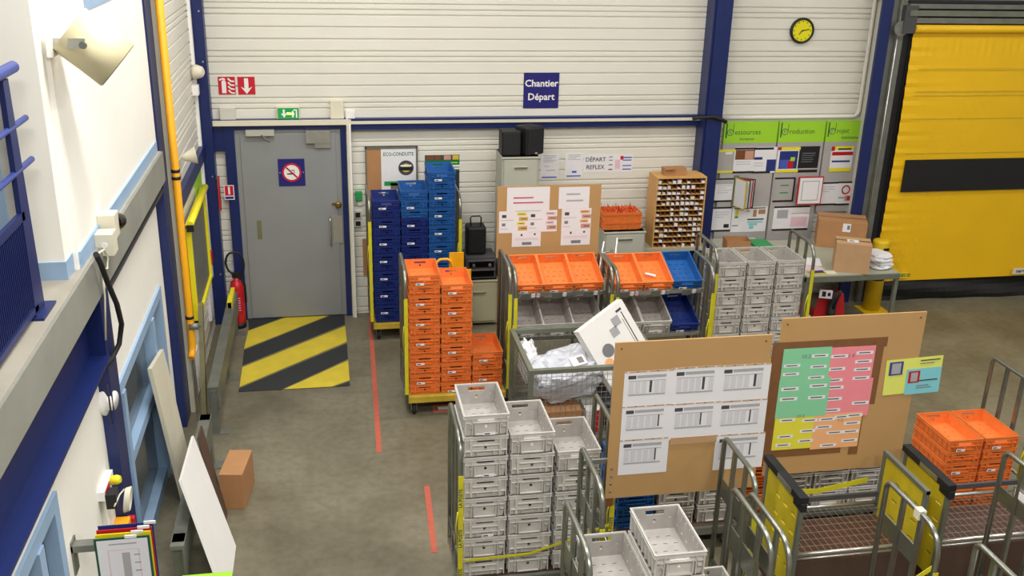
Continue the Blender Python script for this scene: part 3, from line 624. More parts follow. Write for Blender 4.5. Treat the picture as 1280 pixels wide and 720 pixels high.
def crate(kind, loc, label, group, rot=(0, 0, 0), card=False):
    p, h = PROT[kind]
    if kind not in used: used[kind] = 1; o = p; o.location = loc; o.rotation_euler = rot
    else: o = dup(p, loc, rot)
    for ch in list(o.children):
        if ch.name.startswith('label_card'): bpy.data.objects.remove(ch)
    if card:
        l_ = bpy.data.objects.new('label_card', LABEL_ME); C.objects.link(l_); l_.parent = o
        fl_ = abs(rot[2]) > 1; l_.location = ((0.02 if kind == 'grey' else -.04)*(-1 if fl_ else 1), (CD/2+.004 if fl_ else -CD/2-.004), (.012 if kind == 'grey' else .008)); l_.rotation_euler = (0, 0, PI if fl_ else 0)
    return tag(o, label, 'crate', group)
ORD = ['topmost', 'second from the top', 'third from the top', 'fourth from the top', 'fifth from the top', 'sixth from the top', 'seventh from the top', 'eighth from the top', 'ninth from the top', 'tenth from the top', 'eleventh from the top', 'twelfth from the top', 'thirteenth from the top', 'fourteenth from the top', 'fifteenth from the top', 'sixteenth from the top', 'seventeenth from the top']
def stack(kind, x, y0, z0, n, where, group, rz=0, cards=()):
    h = PROT[kind][1] if not isinstance(kind, list) else None; z = z0
    for i in range(n):
        k = kind[i] if isinstance(kind, list) else kind; h = PROT[k][1]; jx = random.uniform(-.002, .002); t_ = n-1-i
        lab = ORD[t_] if i else ('bottommost' if n > 1 else 'single')
        crate(k, (x+jx, y0+CD/2, z), '%s crate, %s, %s' % (k, lab, where), group, (0, 0, (PI if (t_ % 2) else 0)+rz), card=(t_ in cards))
        z += h
# ------------------------------------------------------------ trolleys
def caster(parent, x, y, zt, r_=.055):
    o = bpy.data.objects.new('caster', None); C.objects.link(o); o.parent = parent; o.location = (x, y, 0)
    m = MB(); m.box(-.035, .035, -.035, .035, zt-.012, zt, 'steel_dull'); m.box(-.026, -.021, -.02, .035, r_-.01, zt-.01, 'steel_dull'); m.box(.021, .026, -.02, .035, r_-.01, zt-.01, 'steel_dull'); m.build('fork', o)
    m = MB(); m.lathe([(r_-.012, -.017), (r_, -.012), (r_, .012), (r_-.012, .017)], (0, .01, r_), (1, 0, 0), 'rubber', 20); m.lathe([(.02, -.019), (.02, .019)], (0, .01, r_), (1, 0, 0), 'steel_dull', 12); m.build('wheel', o)
def side_frame(t, x, d, z1, bars=2, cross=(.45,), zb=.14, r_=.0165, plate=None, k='steel', rf=.15, strap=True, straptext=False, back_strap=False):
    s_ = MB(); s_.tube(arc_path(0, d, zb, z1, rf, .05, x), r_, k, 10)
    for q in range(bars):
        y = d*(q+1)/(bars+1); zz = z1-.005 if y > rf else z1-rf+math.sqrt(max(0, rf*rf-(rf-y)**2)); s_.box(x-.011, x+.011, y-.015, y+.015, zb+.02, zz, k)
    for c_ in cross: s_.tube([(x, 0, c_), (x, d, c_)], r_*.75, k, 8)
    s_.box(x-.014, x+.014, 0, d, zb+.02, zb+.06, k)
    if plate: s_.box(x-.004, x+.004, d*.33, d*.95, plate[0], plate[1], k)
    f = s_.build('side_frame', t)
    if strap:
        m = MB(); m.box(x-.016, x+.016, -.019, -.013, zb+.1, z1-.24, 'strap'); m.box(x+.013, x+.018, -.012, .016, zb+.1, z1-.28, 'strap')
        m.tube([(x-.02, -.02, z1-.5), (x-.028, .0, z1-.62), (x-.02, -.01, z1-.78)], .009, 'strap', 6, flat=.4)
        if straptext:
            for q in range(3): m.text('LA POSTE', (x, -.0196, z1-.40-q*.3), (0, 0, 1), (-1, 0, 0), .032, 'ink', bold=.001)
        m.build('strap', f)
    return f
def trolley(label, x0, x1, y0, d, z1, deck='deck_yellow', zd=.2, frames=(1, 1), group=None, bars=2, cross=(.45,), plate=None, straptext=False, k='steel', name='roll_trolley', strap=True, cat='trolley'):
    t = thing(name, label, cat, (x0, y0, 0), group=group); w = x1-x0
    m = MB(); m.box(.016, w-.016, .03, d-.03, zd-.022, zd-.0015, deck); m.build('deck', t)
    m = MB(); m.box(0.0, w, .0, .03, zd-.06, zd-.003, 'steel_dull' if deck != 'deck_yellow' else 'deck_yellow'); m.box(0, w, d-.03, d, zd-.06, zd-.003, 'steel_dull'); m.box(0, .016, .03, d-.03, zd-.06, zd-.003, 'steel_dull'); m.box(w-.016, w, .03, d-.03, zd-.06, zd-.003, 'steel_dull'); m.build('base_frame', t)
    for x in (.07, w-.07):
        for y in (.06, d-.07): caster(t, x, y, zd-.06)
    if frames[0]: side_frame(t, 0, d, z1, bars, cross, zd-.06, plate=plate, straptext=straptext, k=k, strap=strap)
    if frames[1]: side_frame(t, w, d, z1, bars, cross, zd-.06, plate=plate, straptext=straptext, k=k, strap=strap)
    return t
# foreground grey trolley
trolley('steel roll trolley carrying the three tall light grey crate stacks in front', .745, 1.745, 5.39, .53, 1.33, zd=.283, straptext=True, deck='deck_brown')
G = 'grey crates on the front left trolley'
for x, n, nm in ((.91, 8, 'tallest left stack of front left trolley'), (1.209, 7, 'middle stack of front left trolley'), (1.516, 6, 'right stack of front left trolley')):
    stack('grey', x, 5.42, .285, n, nm, G, cards=(0, 2, 5) if n == 8 else ())
# orange trolley
trolley('steel roll trolley with yellow deck loaded with orange crates near the striped plate', .635, 1.575, 8.24, .56, 1.42)
G = 'orange crates on the yellow decked trolley'
for x, n, nm in ((.81, 12, 'left stack of orange crate trolley'), (1.10, 11, 'middle stack of orange crate trolley'), (1.39, 4, 'low right stack of orange crate trolley')):
    stack('orange', x, 8.29, .2, n, nm, G, cards=range(0, 12, 2))
# blue trolley
trolley('steel roll trolley loaded with blue crates against the back wall', .41, 1.36, 10.02, .56, 1.6)
G = 'blue crates on the trolley by the back wall'
stack('dark blue', .59, 10.05, .2, 14, 'left stack of blue crate trolley', G, cards=range(0, 14, 2))
stack(['dark blue']*12+['bright blue']*3, .882, 10.05, .2, 15, 'middle stack of blue crate trolley', G, cards=range(1, 14, 2))
stack(['bright blue']*17, 1.172, 10.05, .2, 17, 'tall right stack of blue crate trolley', G, cards=range(0, 17, 2))
# grey trolley right of racks
trolley('steel roll trolley with grey crates in front of the wall display panels', 3.64, 4.635, 8.5, .55, 1.44, zd=.23)
G = 'grey crates on the trolley before the display panels'
for x, nm in ((3.83, 'left stack before display panels'), (4.135, 'middle stack before display panels'), (4.44, 'right stack before display panels')): stack('grey', x, 8.56, .232, 7, nm, G)
# front middle trolley
trolley('steel roll trolley with open grey crates at the bottom centre of the view', 1.235, 2.225, 4.08, .55, 1.34, zd=.25, plate=(.95, 1.1), straptext=True, deck='deck_brown')
G = 'grey crates on the bottom centre trolley'
for x, n, nm in ((1.43, 6, 'left stack of bottom centre trolley'), (1.733, 7, 'middle stack of bottom centre trolley'), (2.045, 4, 'right stack of bottom centre trolley')): stack('grey', x, 4.12, .25, n, nm, G, cards=(1,) if n == 7 else ())
# trolley under board one
trolley('empty steel trolley in front of the board with white forms', 1.46, 2.385, 4.66, .51, 1.36, deck='mat_black', plate=(.95, 1.08))
# empty nested trolleys
trolley('empty steel trolley right of the bottom centre crates with brown deck', 2.31, 3.17, 4.04, .55, 1.33, deck='deck_brown', plate=(1.0, 1.12))
trolley('empty steel trolley at the right edge in front of wire shelf', 4.06, 5.05, 4.22, .54, 1.36, deck='deck_brown', plate=(1.02, 1.12))
trolley('nearest empty steel trolley at the bottom right corner', 3.33, 4.3, 3.5, .46, 1.32, deck='deck_brown', strap=False)
tr_ = [o for o in C.objects if o.get('label', '').startswith('empty steel trolley right of the bottom')][0]
m = MB(); m.box(.838, .882, .185, .235, 1.295, 1.352, 'cream'); m.build('white_tape', tr_)
tr_ = [o for o in C.objects if o.get('label', '').startswith('empty steel trolley at the right edge')][0]
m = MB(); m.box(-.008, .008, .12, .40, 1.13, 1.20, 'steel_bright'); m.box(.0, .0095, .14, .38, 1.14, 1.19, 'paper'); m.box(-.0095, .0, .14, .38, 1.14, 1.19, 'paper'); m.build('name_plate', tr_)
# dollies behind the boards
trolley('low trolley base with blue and grey crates behind the board of white forms', 1.9, 2.885, 5.86, .55, 1.2, frames=(0, 0), name='crate_dolly', deck='deck_brown')
G = 'crates behind the board of white forms'
stack('bright blue', 2.10, 5.92, .2, 5, 'stack behind the board of white forms', G); stack('grey', 2.41, 5.92, .2, 3, 'left grey stack behind the board of white forms', G); stack('grey', 2.72, 5.92, .2, 3, 'right grey stack behind the board of white forms', G)
trolley('low trolley base with grey crates behind the board of coloured sheets', 2.9, 4.12, 5.96, .55, 1.2, frames=(0, 0), name='crate_dolly', deck='deck_brown')
G = 'crates behind the board of coloured sheets'
stack('orange', 3.07, 6.0, .2, 8, 'stack seen in the gap between the two boards', G)
for x, nm in ((3.37, 'left'), (3.67, 'middle'), (3.97, 'right')): stack('grey', x, 6.0, .2, 3, nm+' grey stack behind the board of coloured sheets', G)
trolley('steel trolley with orange crates right of the coloured board', 4.43, 5.13, 5.82, .55, 1.2, frames=(0, 1), deck='deck_yellow')
G = 'orange crates right of the coloured board'
for x, nm in ((4.63, 'left stack right of the coloured board'), (4.93, 'right stack right of the coloured board')): stack('orange', x, 5.84, .2, 6, nm, G, cards=(0, 2))

# ------------------------------------------------------------ sorting racks
def rack(label, x0, x1, y0, d, z1, cols, lowcols, spots, where):
    t = trolley(label, x0, x1, y0, d, z1, name='sorting_rack', cat='rack', deck='deck_brown'); w = x1-x0
    for nm, zf, k in (('upper', 1.085, 0), ('lower', .655, 1)):
        a = R(20); m = MB(); T = Matrix.Translation((0, .23, zf)) @ Matrix.Rotation(a, 4, 'X')
        if k: T = Matrix.Translation((0, .20, zf)) @ Matrix.Rotation(a, 4, 'X')
        for q in range(7): m.box(.015, w-.015, q*.07, q*.07+.006, -.008, -.002, 'steel', T)
        for x in (.02, w/2, w-.03): m.box(x, x+.012, 0, .44, -.018, -.008, 'steel', T)
        m.box(.0, w, -.02, -.008, -.025, .02, 'steel_bright', T); m.build('shelf', t)
        if not k:
            for q in range(3):
                for dx, c_, ww in ((.07, 'steel_dull', .09), (.17, 'paper', .035), (.22, 'ink_pink' if q == 0 else 'steel_bright', .03)):
                    m = MB(); m.box(.02+q*w/3+dx, .02+q*w/3+dx+ww, -.024, -.02, -.05 if c_ == 'steel_dull' else -.03, .016, c_, T); m.build('shelf_tag', t)
    for i, (x, cu_, cl_) in enumerate(zip(spots, cols, lowcols)):
        nm = ('left', 'middle', 'right')[i]
        a = R(20)
        for zf, yf, c_, lv in ((1.085, y0+.23, cu_, 'upper'), (.655, y0+.20, cl_, 'lower')):
            cy = CD/2*math.cos(a); cz = CD/2*math.sin(a)
            crate(c_, (x, yf+cy-.002, zf+cz+.005), 'tilted %s crate, %s on the %s shelf of the %s' % (c_, nm, lv, where), 'tilted crates on the sorting racks', (a, 0, 0), card=True)
    return t
rack('steel sorting rack of tilted orange and grey crates beneath the cardboard notice board', 1.628, 2.53, 8.24, .52, 1.38, ['orange']*3, ['grey']*3, (1.79, 2.078, 2.366), 'left rack')
rack('steel sorting rack of tilted crates including blue ones, right of the first rack', 2.566, 3.486, 8.18, .52, 1.37, ['orange', 'orange', 'bright blue'], ['grey', 'grey', 'dark blue'], (2.738, 3.027, 3.316), 'right rack')
m = MB(); T = Matrix.Translation((3.0, 8.56, 1.2)) @ Matrix.Rotation(R(20), 4, 'X') @ Matrix.Rotation(R(-25), 4, 'Z'); m.box(-.05, .05, -.012, .012, -.012, -.004, 'white', T); tag(m.build('paper_slip'), 'white paper slip lying in the middle orange crate of the right rack', 'paper')

# ============================================================ boards on trolleys
def board(label, Y, x0, x1, z0, z1, extra=None):
    t = thing('notice_board', label, 'board', ((x0+x1)/2, Y, z0)); w = (x1-x0)/2; h = z1-z0
    m = MB(); m.box(-w, w, 0, .012, 0, h, 'hardboard'); m.build('panel', t, bevel=.001)
    for s_ in (-1, 1):
        m = MB(); m.lathe([(.007, 0), (.005, .004)], (s_*(w-.04), 0, h-.04), (0, -1, 0), 'wood_dark', 10); m.build('screw', t)
    return t, w, h
B1 = dict(Y=5.215, x0=1.644, x1=2.643, z0=.945, z1=2.022)
t, w, h = board('tall brown hardboard panel holding eight white forms', **B1)
for q in range(4):
    m = MB(); m.lathe([(.009, 0), (.006, .005)], (-w+.03, 0, .05+q*.055), (0, -1, 0), 'steel_dull', 10); m.build('rivet', t)
m = MB(); m.box(-w, -w+.05, .002, .02, -.06, 0, 'wood_dark'); m.build('hanging_bracket', t)
for x in (-w+.02,): 
    m = MB(); m.box(-w-.18, -w+.02, .012, .03, .25, .28, 'steel_dull'); m.build('hook', t)
pos = {'top left': (781, 465, 839, 504.5), 'top middle': (841.5, 460, 898, 502.5), 'top right': (901, 457, 959, 498.5), 'middle row left': (778, 508.5, 835.5, 547.5), 'centre': (839, 505, 896.5, 545.5), 'middle row right': (897.5, 502, 954, 542), 'bottom left': (775, 550.5, 832.5, 589.5), 'bottom right': (895, 544, 951.5, 583)}
mk = {'top left': .52, 'top middle': .62, 'top right': .68, 'middle row left': .74, 'centre': .6, 'middle row right': .66, 'bottom left': .72, 'bottom right': .7}
for nm, p in pos.items():
    u = mk[nm]; wd = .05 if 'top' in nm else .03
    marks = [(.08, .12, .24, .22, 'ink'), (.26, .12, .85, .2, 'ink_light'), (.1, .27, .85, .29, 'ink_light'), (u, .28, u+wd, .62, 'ink'), (.1, .66, .85, .7, 'ink_light')]
    for q in range(6): marks.append((.1+q*.13, .3, .1+q*.13+.1, .64, 'print_pale')) if q*.13+.1 < u-.08 or q*.13+.1 > u+.05 else None
    
    marks += [(0, 0, 1, .035, 'cardboard_pale')]+[(.05+.2*q, .005, .09+.2*q, .03, 'ink' if q % 2 else 'paper') for q in range(5)]
    sheet('form_sheet', 'white printed form, %s of the hardboard panel of forms' % nm, 'paper', 5.215, p, 'paper', marks, group='white forms pinned to the hardboard panel')
m = MB(); x0, x1, z1, z0 = rect_from(5.215, (838, 548, 895, 552)); m.box(x0, x1, 5.211, 5.215, z0, z1+.004, 'cardboard_pale'); tag(m.build('torn_strip'), 'torn paper strip above the empty space on the board of forms', 'paper')
t, w, h = board('tall brown hardboard panel with green, pink, yellow and orange sheets', 5.56, 2.872, 3.905, .80, 1.974)
YS = 5.5578
def tapebox(px): return rect_from(YS, px)
x0 = at(1, YS, 968, 480).x-.045; x1 = at(1, YS, 1089, 480).x+.05; zt_ = at(1, YS, 1030, 434).z+.05; zb_ = at(1, YS, 1000, 561).z-.055
ox, oz = (2.872+3.905)/2, .80
for qq, a in enumerate(((x0, x1+.02, zt_-.07, zt_), (x0, x0+.09, zb_, zt_), (x0, x1-.2, zb_, zb_+.08), (x1-.07, x1, zt_-.50, zt_), (x1-.14, x1-.07, zb_-.02, zt_-.46))):
    m = MB(); m.box(a[0]-ox, a[1]-ox, -.0006-.0003*qq, 0, a[2]-oz, a[3]-oz, 'brown_tape'); m.build('tape', t)
def labelled(pos_, extra=()):
    out = []
    for (u, v) in pos_: out += [(u, v, u+.34, v+.09, 'paper'), (u+.05, v+.03, u+.28, v+.06, 'ink')]
    return out+list(extra)
G = None
sheet('colour_sheet', 'green sheet at the upper left of the coloured board', 'paper', YS, (980, 436.5, 1034, 475.5), 'green_sheet', labelled([(.6, .2), (.04, .45), (.04, .7), (.6, .52), (.58, .84)]), [('10.2', .48, .25, .16, 'ink_mid')])
sheet('colour_sheet', 'green sheet just below the first green one on the coloured board', 'paper', YS, (974.5, 475, 1031.5, 519), 'green_sheet', labelled([(.05, .2), (.05, .46), (.6, .16), (.6, .46)]))
sheet('colour_sheet', 'pink sheet at the top of the coloured board', 'paper', YS, (1033, 435, 1088, 476.5), 'pink_sheet', labelled([(.12, .2), (.62, .14), (.1, .55), (.62, .38), (.62, .6), (.08, .86), (.62, .84)]), [('1.4', .52, .25, .16, 'ink_mid')])
sheet('colour_sheet', 'pink sheet below the other pink one on the coloured board', 'paper', YS, (1029.5, 476, 1084, 519), 'pink_sheet', labelled([(.08, .15), (.08, .45), (.08, .75), (.64, .6)]))
sheet('colour_sheet', 'yellow sheet at the lower left of the coloured board', 'paper', YS, (969.5, 519, 1020, 559), 'yellow_sheet', labelled([(.1, .12), (.6, .16), (.1, .58), (.58, .46), (.08, .82), (.56, .74)]), [('10.3', .55, .07, .13, 'ink_mid')])
sheet('colour_sheet', 'orange sheet with many white labels at the foot of the coloured board', 'paper', YS, (1018.5, 518.5, 1071, 557.5), 'orange_sheet', labelled([(.1, .1), (.42, .06), (.74*.9, .04), (.05, .32), (.3, .5), (.64, .26), (.64, .5), (.64, .76), (.2, .86)]), [('1.5', .55, .2, .13, 'ink_mid')])
# flyer at the board's edge
a = at(1, YS-.004, 1109, 451); b = at(1, YS-.004, 1180, 444); c_ = at(1, YS-.004, 1105, 496.5)
m = MB(); ang = 0; wx = b.x-a.x; hz = a.z-c_.z; T = Matrix.Translation((a.x, YS, a.z)) @ Matrix.Rotation(R(-2.2), 4, 'Y')
def fr(u0, v0, u1, v1, k, e): m.box(u0*wx, u1*wx, -e-.001, -e, -v1*hz, -v0*hz, k, T)
fr(0, 0, 1, .96, 'pale_yellow', .0); fr(.38, .3, 1, 1, 'cyan_sheet', .002); fr(.06, .06, .3, .42, 'purple_blue', .0035); fr(.1, .1, .26, .38, 'ink_light', .005); fr(.42, .36, .62, .68, 'red', .0035); fr(.46, .4, .58, .64, 'ink_light', .005)
fr(.6, .07, .95, .1, 'ink', .0035); fr(.6, .16, .85, .18, 'ink_mid', .0035); fr(.62, .62, .95, .65, 'ink', .0035); fr(.58, .76, .8, .78, 'ink_mid', .0035); fr(.58, .82, .85, .84, 'ink_mid', .0035)
tag(m.build('flyer'), 'yellow and light blue flyer fixed across the right edge of the board', 'flyer')
# cardboard notice board over left rack
YK = 8.98; x0, x1, z1, z0 = rect_from(YK, (622, 233.5, 747, 318))
t = thing('notice_board', 'square brown board with white notices above the left sorting rack', 'board', ((x0+x1)/2, YK, z0)); m = MB(); m.box(-(x1-x0)/2, (x1-x0)/2, 0, .012, 0, z1-z0, 'hardboard'); m.build('panel', t)
for s_ in (-1, 1):
    m = MB(); m.box(s_*.3-.015, s_*.3+.015, .012, .03, -z0+.0, z1-z0-.05, 'steel_dull'); m.build('support_post', t)
ban = lambda c1, c2, o=0.: [(.62, .08, .95, .22, c1), (.68, .28, 1, .45, c2), (.62, .5, .9, .64, c1), (.66, .7, .98, .9, c2), (.1, .16, .25, .3, 'ink'), (.1, .55, .22, .68, 'ink_mid'), (.05, .4, .5, .42, 'ink_light'), (.05, .8, .3, .82, 'ink_light'), (.66, .13, .88, .16, 'ink'), (.76, .35, .95, .38, 'ink'), (.68, .56, .86, .59, 'ink'), (.76, .78, .95, .82, 'ink')]
sheet('notice', 'white notice with two red lines, upper left above the left rack', 'paper', YK, (634, 234.5, 686.5, 264), 'paper', [(.15, .4, .62, .45, 'ink_red'), (.15, .6, .85, .65, 'ink_red'), (.2, .95, .8, .97, 'ink_light')])
sheet('notice', 'white notice with two grey lines, upper right above the left rack', 'paper', YK, (699, 234, 736, 260), 'paper', [(.25, .3, .7, .37, 'ink_light'), (.25, .6, .8, .67, 'ink_light')])
sheet('notice', 'white notice with yellow strips on the board above the left rack', 'paper', YK, (624, 264.5, 659.5, 290.5), 'paper', ban('yellow_sheet', 'beech'))
sheet('notice', 'white notice with dark red strips on the board above the left rack', 'paper', YK, (660, 263.5, 695.5, 289), 'paper', ban('ink_pink', 'skin_print'))
sheet('notice', 'white notice with orange strips on the board above the left rack', 'paper', YK, (702.5, 261, 738, 287.5), 'paper', ban('orange_sheet', 'skin_print'))
bot = [(.3, .1, .36, .25, 'ink'), (.75, .08, .82, .2, 'ink'), (.1, .4, .9, .44, 'ink_pink'), (.1, .5, .9, .53, 'ink_pink'), (.35, .68, .68, .88, 'ink_mid')]
sheet('notice', 'small white notice hanging lowest at left above the left rack', 'paper', YK, (640, 291, 675.5, 307.5), 'paper', bot)
sheet('notice', 'small white notice hanging lowest at right above the left rack', 'paper', YK, (701.5, 288, 737, 305.5), 'paper', bot)

# ============================================================ folding wire shelf trolleys
def wire_trolley(label, x0, x1, y0, d, leftblack, right):
    t = thing('wire_shelf_trolley', label, 'trolley', (x0, y0, 0)); w = x1-x0; z = .6
    m = MB(); n = int(w/.045)
    for q in range(1, n): m.box(q*w/n-.0015, q*w/n+.0015, .02, d-.02, z-.003, z, 'steel_bright')
    for q in range(1, 7): m.box(.02, w-.02, q*d/7-.0015, q*d/7+.0015, z, z+.003, 'steel_bright')
    m.build('wire_shelf', t)
    m = MB(); m.box(.02, w-.02, .02, d-.02, z-.10, z-.088, 'shelf_brown'); m.build('shelf_board', t)
    m = MB(); m.tube([(0, 0, z), (w, 0, z)], .014, 'steel_bright', 10); m.tube([(0, 0, z-.035), (w, 0, z-.035)], .009, 'steel_bright', 8); m.build('front_rail', t)
    m = MB(); m.tube([(0, d, z), (w, d, z)], .014, 'steel_bright', 10); m.box(0, w, d-.01, d+.01, z+.05, z+.085, 'dark_grey'); m.build('back_rail', t)
    m = MB(); m.box(0, w, 0, d, .17, .2, 'deck_brown'); m.box(.02, w-.02, 0, .018, .2, z-.06, 'deck_brown'); m.build('deck', t)
    for x in (.06, w-.06):
        for y in (.06, d-.07): caster(t, x, y, .17)
    for x, k in ((0, leftblack), (w, right)):
        m = MB(); m.box(x-.013, x+.013, -.013, .02, .12, 1.0, 'steel_green'); m.box(x-.013, x+.013, d-.02, d+.013, .12, 1.0, 'steel_green'); m.box(x-.015, x+.015, -.013, d+.013, .975, 1.005, 'steel_green'); m.build('side_frame', t)
        if k:
            g = MB(); hs = [(.05+.115*i, .11+.115*i, .45+.13*j, .47+.13*j) for i in range(int((d-.06)/.115)) for j in range(4)]
            g.holed(lambda u, v: (x+.006, u, v), lambda u, v: (x-.006, u, v), [.02, d-.02], [.3, .97], hs, 'yellow_panel'); g.build('yellow_side_panel', t)
        if k == 2:
            g = MB(); g.box(x-.03, x+.03, -.02, d+.02, .99, 1.035, 'rubber'); g.box(x-.034, x-.03, .1, d*.6, .995, 1.03, 'steel_bright'); g.box(x-.02, x+.02, -.03, .08, .94, .99, 'rubber'); g.build('black_handle_bar', t)
    return t
wire_trolley('wire shelf trolley with yellow side panels below the coloured board', 2.84, 3.70, 4.93, .50, 2, 1)
wire_trolley('wire shelf trolley with black handle bar below the right orange crates', 3.86, 4.90, 4.93, .50, 2, 0)
# yellow straps
def strapline(label, pts, w=.03):
    m = MB(); P = [Vector(p) for p in pts]
    for i in range(len(P)-1):
        a, b = P[i], P[i+1]; u_ = Vector((0, 0, w/2)); th = Vector((0, .0015, 0)); m.hexa([a-u_-th, b-u_-th, b-u_+th, a-u_+th], [a+u_-th, b+u_-th, b+u_+th, a+u_+th], 'strap')
    return tag(m.build('ratchet_strap'), label, 'strap')
strapline('yellow strap stretched behind the wire shelf below the coloured board', [(2.98, 5.46, .72), (3.25, 5.47, .70), (3.62, 5.47, .76)], .04)
strapline('yellow strap hanging across the empty brown decked trolley at bottom', [(2.34, 4.03, .92), (2.75, 4.02, .86), (3.14, 4.03, 1.12)], .035)
strapline('thin yellow strap slung across the front left grey crate stacks', [(.78, 5.37, .46), (1.2, 5.37, .47), (1.5, 5.37, .56), (1.73, 5.37, .64)], .018)
strapline('yellow strap between bottom centre crates and empty trolley', [(2.03, 4.05, .70), (2.22, 4.06, .86), (2.3, 4.02, .95)], .045)
m = MB()
for i in range(10):
    for j in range(10):
        def bg(a, b):
            u, v = a/10-.5, b/10-.5; z = .13*(1-4*u*u)**.5*(1-4*v*v)**.5 if abs(u) < .5 and abs(v) < .5 else 0
            return (3.72+u*.5, 3.72+v*.36, .98+z+.015*math.sin(u*20+v*13))
        m.face([bg(i, j), bg(i+1, j), bg(i+1, j+1), bg(i, j+1)], 'sack_blue' if 3 <= i <= 6 and 3 <= j <= 7 else 'bag_white', True)
m.box(3.47, 3.97, 3.54, 3.9, .2, .985, 'cardboard'); tag(m.build('mail_sack'), 'white and dark blue sack on a carton at the bottom right', 'sack')

def carton(name, label, c, w_, d_, h_, rz, k='cardboard', tape=None, lab=None, open_=False):
    t = thing(name, label, 'box', c, (0, 0, rz)); m = MB()
    if open_:
        th = .004; m.box(-w_/2, w_/2, -d_/2, -d_/2+th, 0, h_, k); m.box(-w_/2, w_/2, d_/2-th, d_/2, 0, h_, k); m.box(-w_/2, -w_/2+th, -d_/2, d_/2, 0, h_, k); m.box(w_/2-th, w_/2, -d_/2, d_/2, 0, h_, k); m.box(-w_/2, w_/2, -d_/2, d_/2, 0, th, k); m.build('carton', t)
    else: m.box(-w_/2, w_/2, -d_/2, d_/2, 0, h_, k); m.build('carton', t, bevel=.003)
    if tape:
        m = MB(); m.box(-w_/2-.001, w_/2+.001, -.02, .02, h_*.75, h_+.0015, 'brown_tape'); m.build('tape', t)
    if lab:
        m = MB()
        if lab == 'top': m.box(-.07, .05, -.06, .03, h_, h_+.002, 'paper'); m.box(-.05, .0, -.04, .0, h_+.002, h_+.0025, 'ink_mid')
        else: m.box(.0, .09, -d_/2-.002, -d_/2, h_-.12, h_-.02, 'paper'); m.box(.05, .08, -d_/2-.0025, -d_/2-.002, h_-.09, h_-.04, 'ink_mid')
        m.build('shipping_label', t)
    return t
# ============================================================ wire mesh container with parcels
X0, X1, Y0, Y1, Z1 = 1.585, 2.72, 7.27, 8.12, .88
t = thing('mesh_container', 'grey steel mesh container holding wrapped parcels before the sorting racks', 'container', (X0, Y0, 0)); w, d_, = X1-X0, Y1-Y0
m = MB(); m.box(0, w, 0, d_, .16, .2, 'steel_dull'); m.build('deck', t)
for x in (.08, w-.08):
    for y in (.08, d_-.08): caster(t, x, y, .16)
m = MB()
for x in (0, w):
    for y in (0, d_): m.box(x-.02, x+.02, y-.02, y+.02, .16, Z1, 'steel_green')
for y in (0, d_): m.box(-.022, w+.022, y-.022, y+.022, Z1-.035, Z1+.002, 'steel_green')
for x in (0, w): m.box(x-.0205, x+.0205, .022, d_-.022, Z1-.033, Z1+.001, 'steel_green')
m.build('frame', t)
for nm, fx in (('front', 0), ('back', d_)):
    m = MB()
    for q in range(1, 26): m.box(q*w/26-.0016, q*w/26+.0016, fx-.002, fx+.002, .2, Z1-.03, 'steel_bright')
    for q in range(1, 12): m.box(0, w, fx-.004, fx-.001, .2+q*.055, .203+q*.055, 'steel_bright')
    m.build('mesh_panel', t)
for fx in (0, w):
    m = MB()
    for q in range(1, 18): m.box(fx-.002, fx+.002, q*d_/18-.0016, q*d_/18+.0016, .2, Z1-.03, 'steel_dull')
    for q in range(1, 12): m.box(fx+.001, fx+.004, 0, d_, .2+q*.055, .203+q*.055, 'steel_dull')
    m.build('mesh_panel', t)
def blob(name, label, c, s, k, seed, rot=0, cat='parcel', amp=.2, n=56, extra=None):
    m = MB(); V = {}
    for i in range(n+1):
        for j in range(n//2+1):
            th = 2*PI*i/n; ph = PI*j/(n//2); x, y, z = math.cos(th)*math.sin(ph), math.sin(th)*math.sin(ph), math.cos(ph)
            sq = lambda v: math.copysign(abs(v)**.62, v)
            p = Vector((sq(x), sq(y), sq(z))); f = 1+amp*noise.noise(p*2.2+Vector((seed, 0, 0)))+amp*.6*noise.noise(p*5+Vector((0, seed, 0)))+amp*.28*abs(noise.noise(p*11+Vector((0, 0, seed)))); V[i, j] = (p.x*s[0]*f, p.y*s[1]*f, p.z*s[2]*f)
    T = Matrix.Translation(c) @ (rot if isinstance(rot, Matrix) else Matrix.Rotation(rot, 4, 'Z'))
    for i in range(n):
        for j in range(n//2): m.face([T @ Vector(V[i, j]), T @ Vector(V[i, j+1]), T @ Vector(V[i+1, j+1]), T @ Vector(V[i+1, j])], k, True)
    if extra:
        for (x0, x1, y0, y1, z0, z1, kk) in extra: m.box(x0, x1, y0, y1, z0, z1, kk, T)
    return tag(m.build(name), label, cat)
rt = Matrix.Rotation(R(12), 4, 'Z') @ Matrix.Rotation(R(18), 4, 'X') @ Matrix.Rotation(R(-9), 4, 'Y')
blob('wrapped_parcel', 'large silvery film wrapped parcel in the mesh container', (1.98, 7.62, .66), (.32, .21, .18), 'bag_silver', 3, rt, extra=[(.0, .13, -.13, -.02, .185, .205, 'paper'), (.06, .11, -.11, -.04, .205, .207, 'ink_mid')])
carton('cardboard_box', 'brown cardboard box low in the mesh container behind the front mesh', (1.86, 7.52, .2), .40, .34, .24, 0, 'cardboard')
m = MB(); m.box(2.10, 2.24, 7.36, 7.6, .2, .42, 'white'); m.box(2.19, 2.215, 7.358, 7.36, .2, .42, 'sign_red'); tag(m.build('white_carton', bevel=.002), 'small white carton with red stripe low in the mesh container', 'box')
blob('plastic_bag', 'small white bag at the left side of the mesh container', (1.68, 7.86, .68), (.07, .18, .17), 'bag_white', 5)
blob('plastic_bag', 'dark grey bag under the tilted lamp carton', (2.42, 7.60, .36), (.16, .2, .14), 'dark_grey', 6)
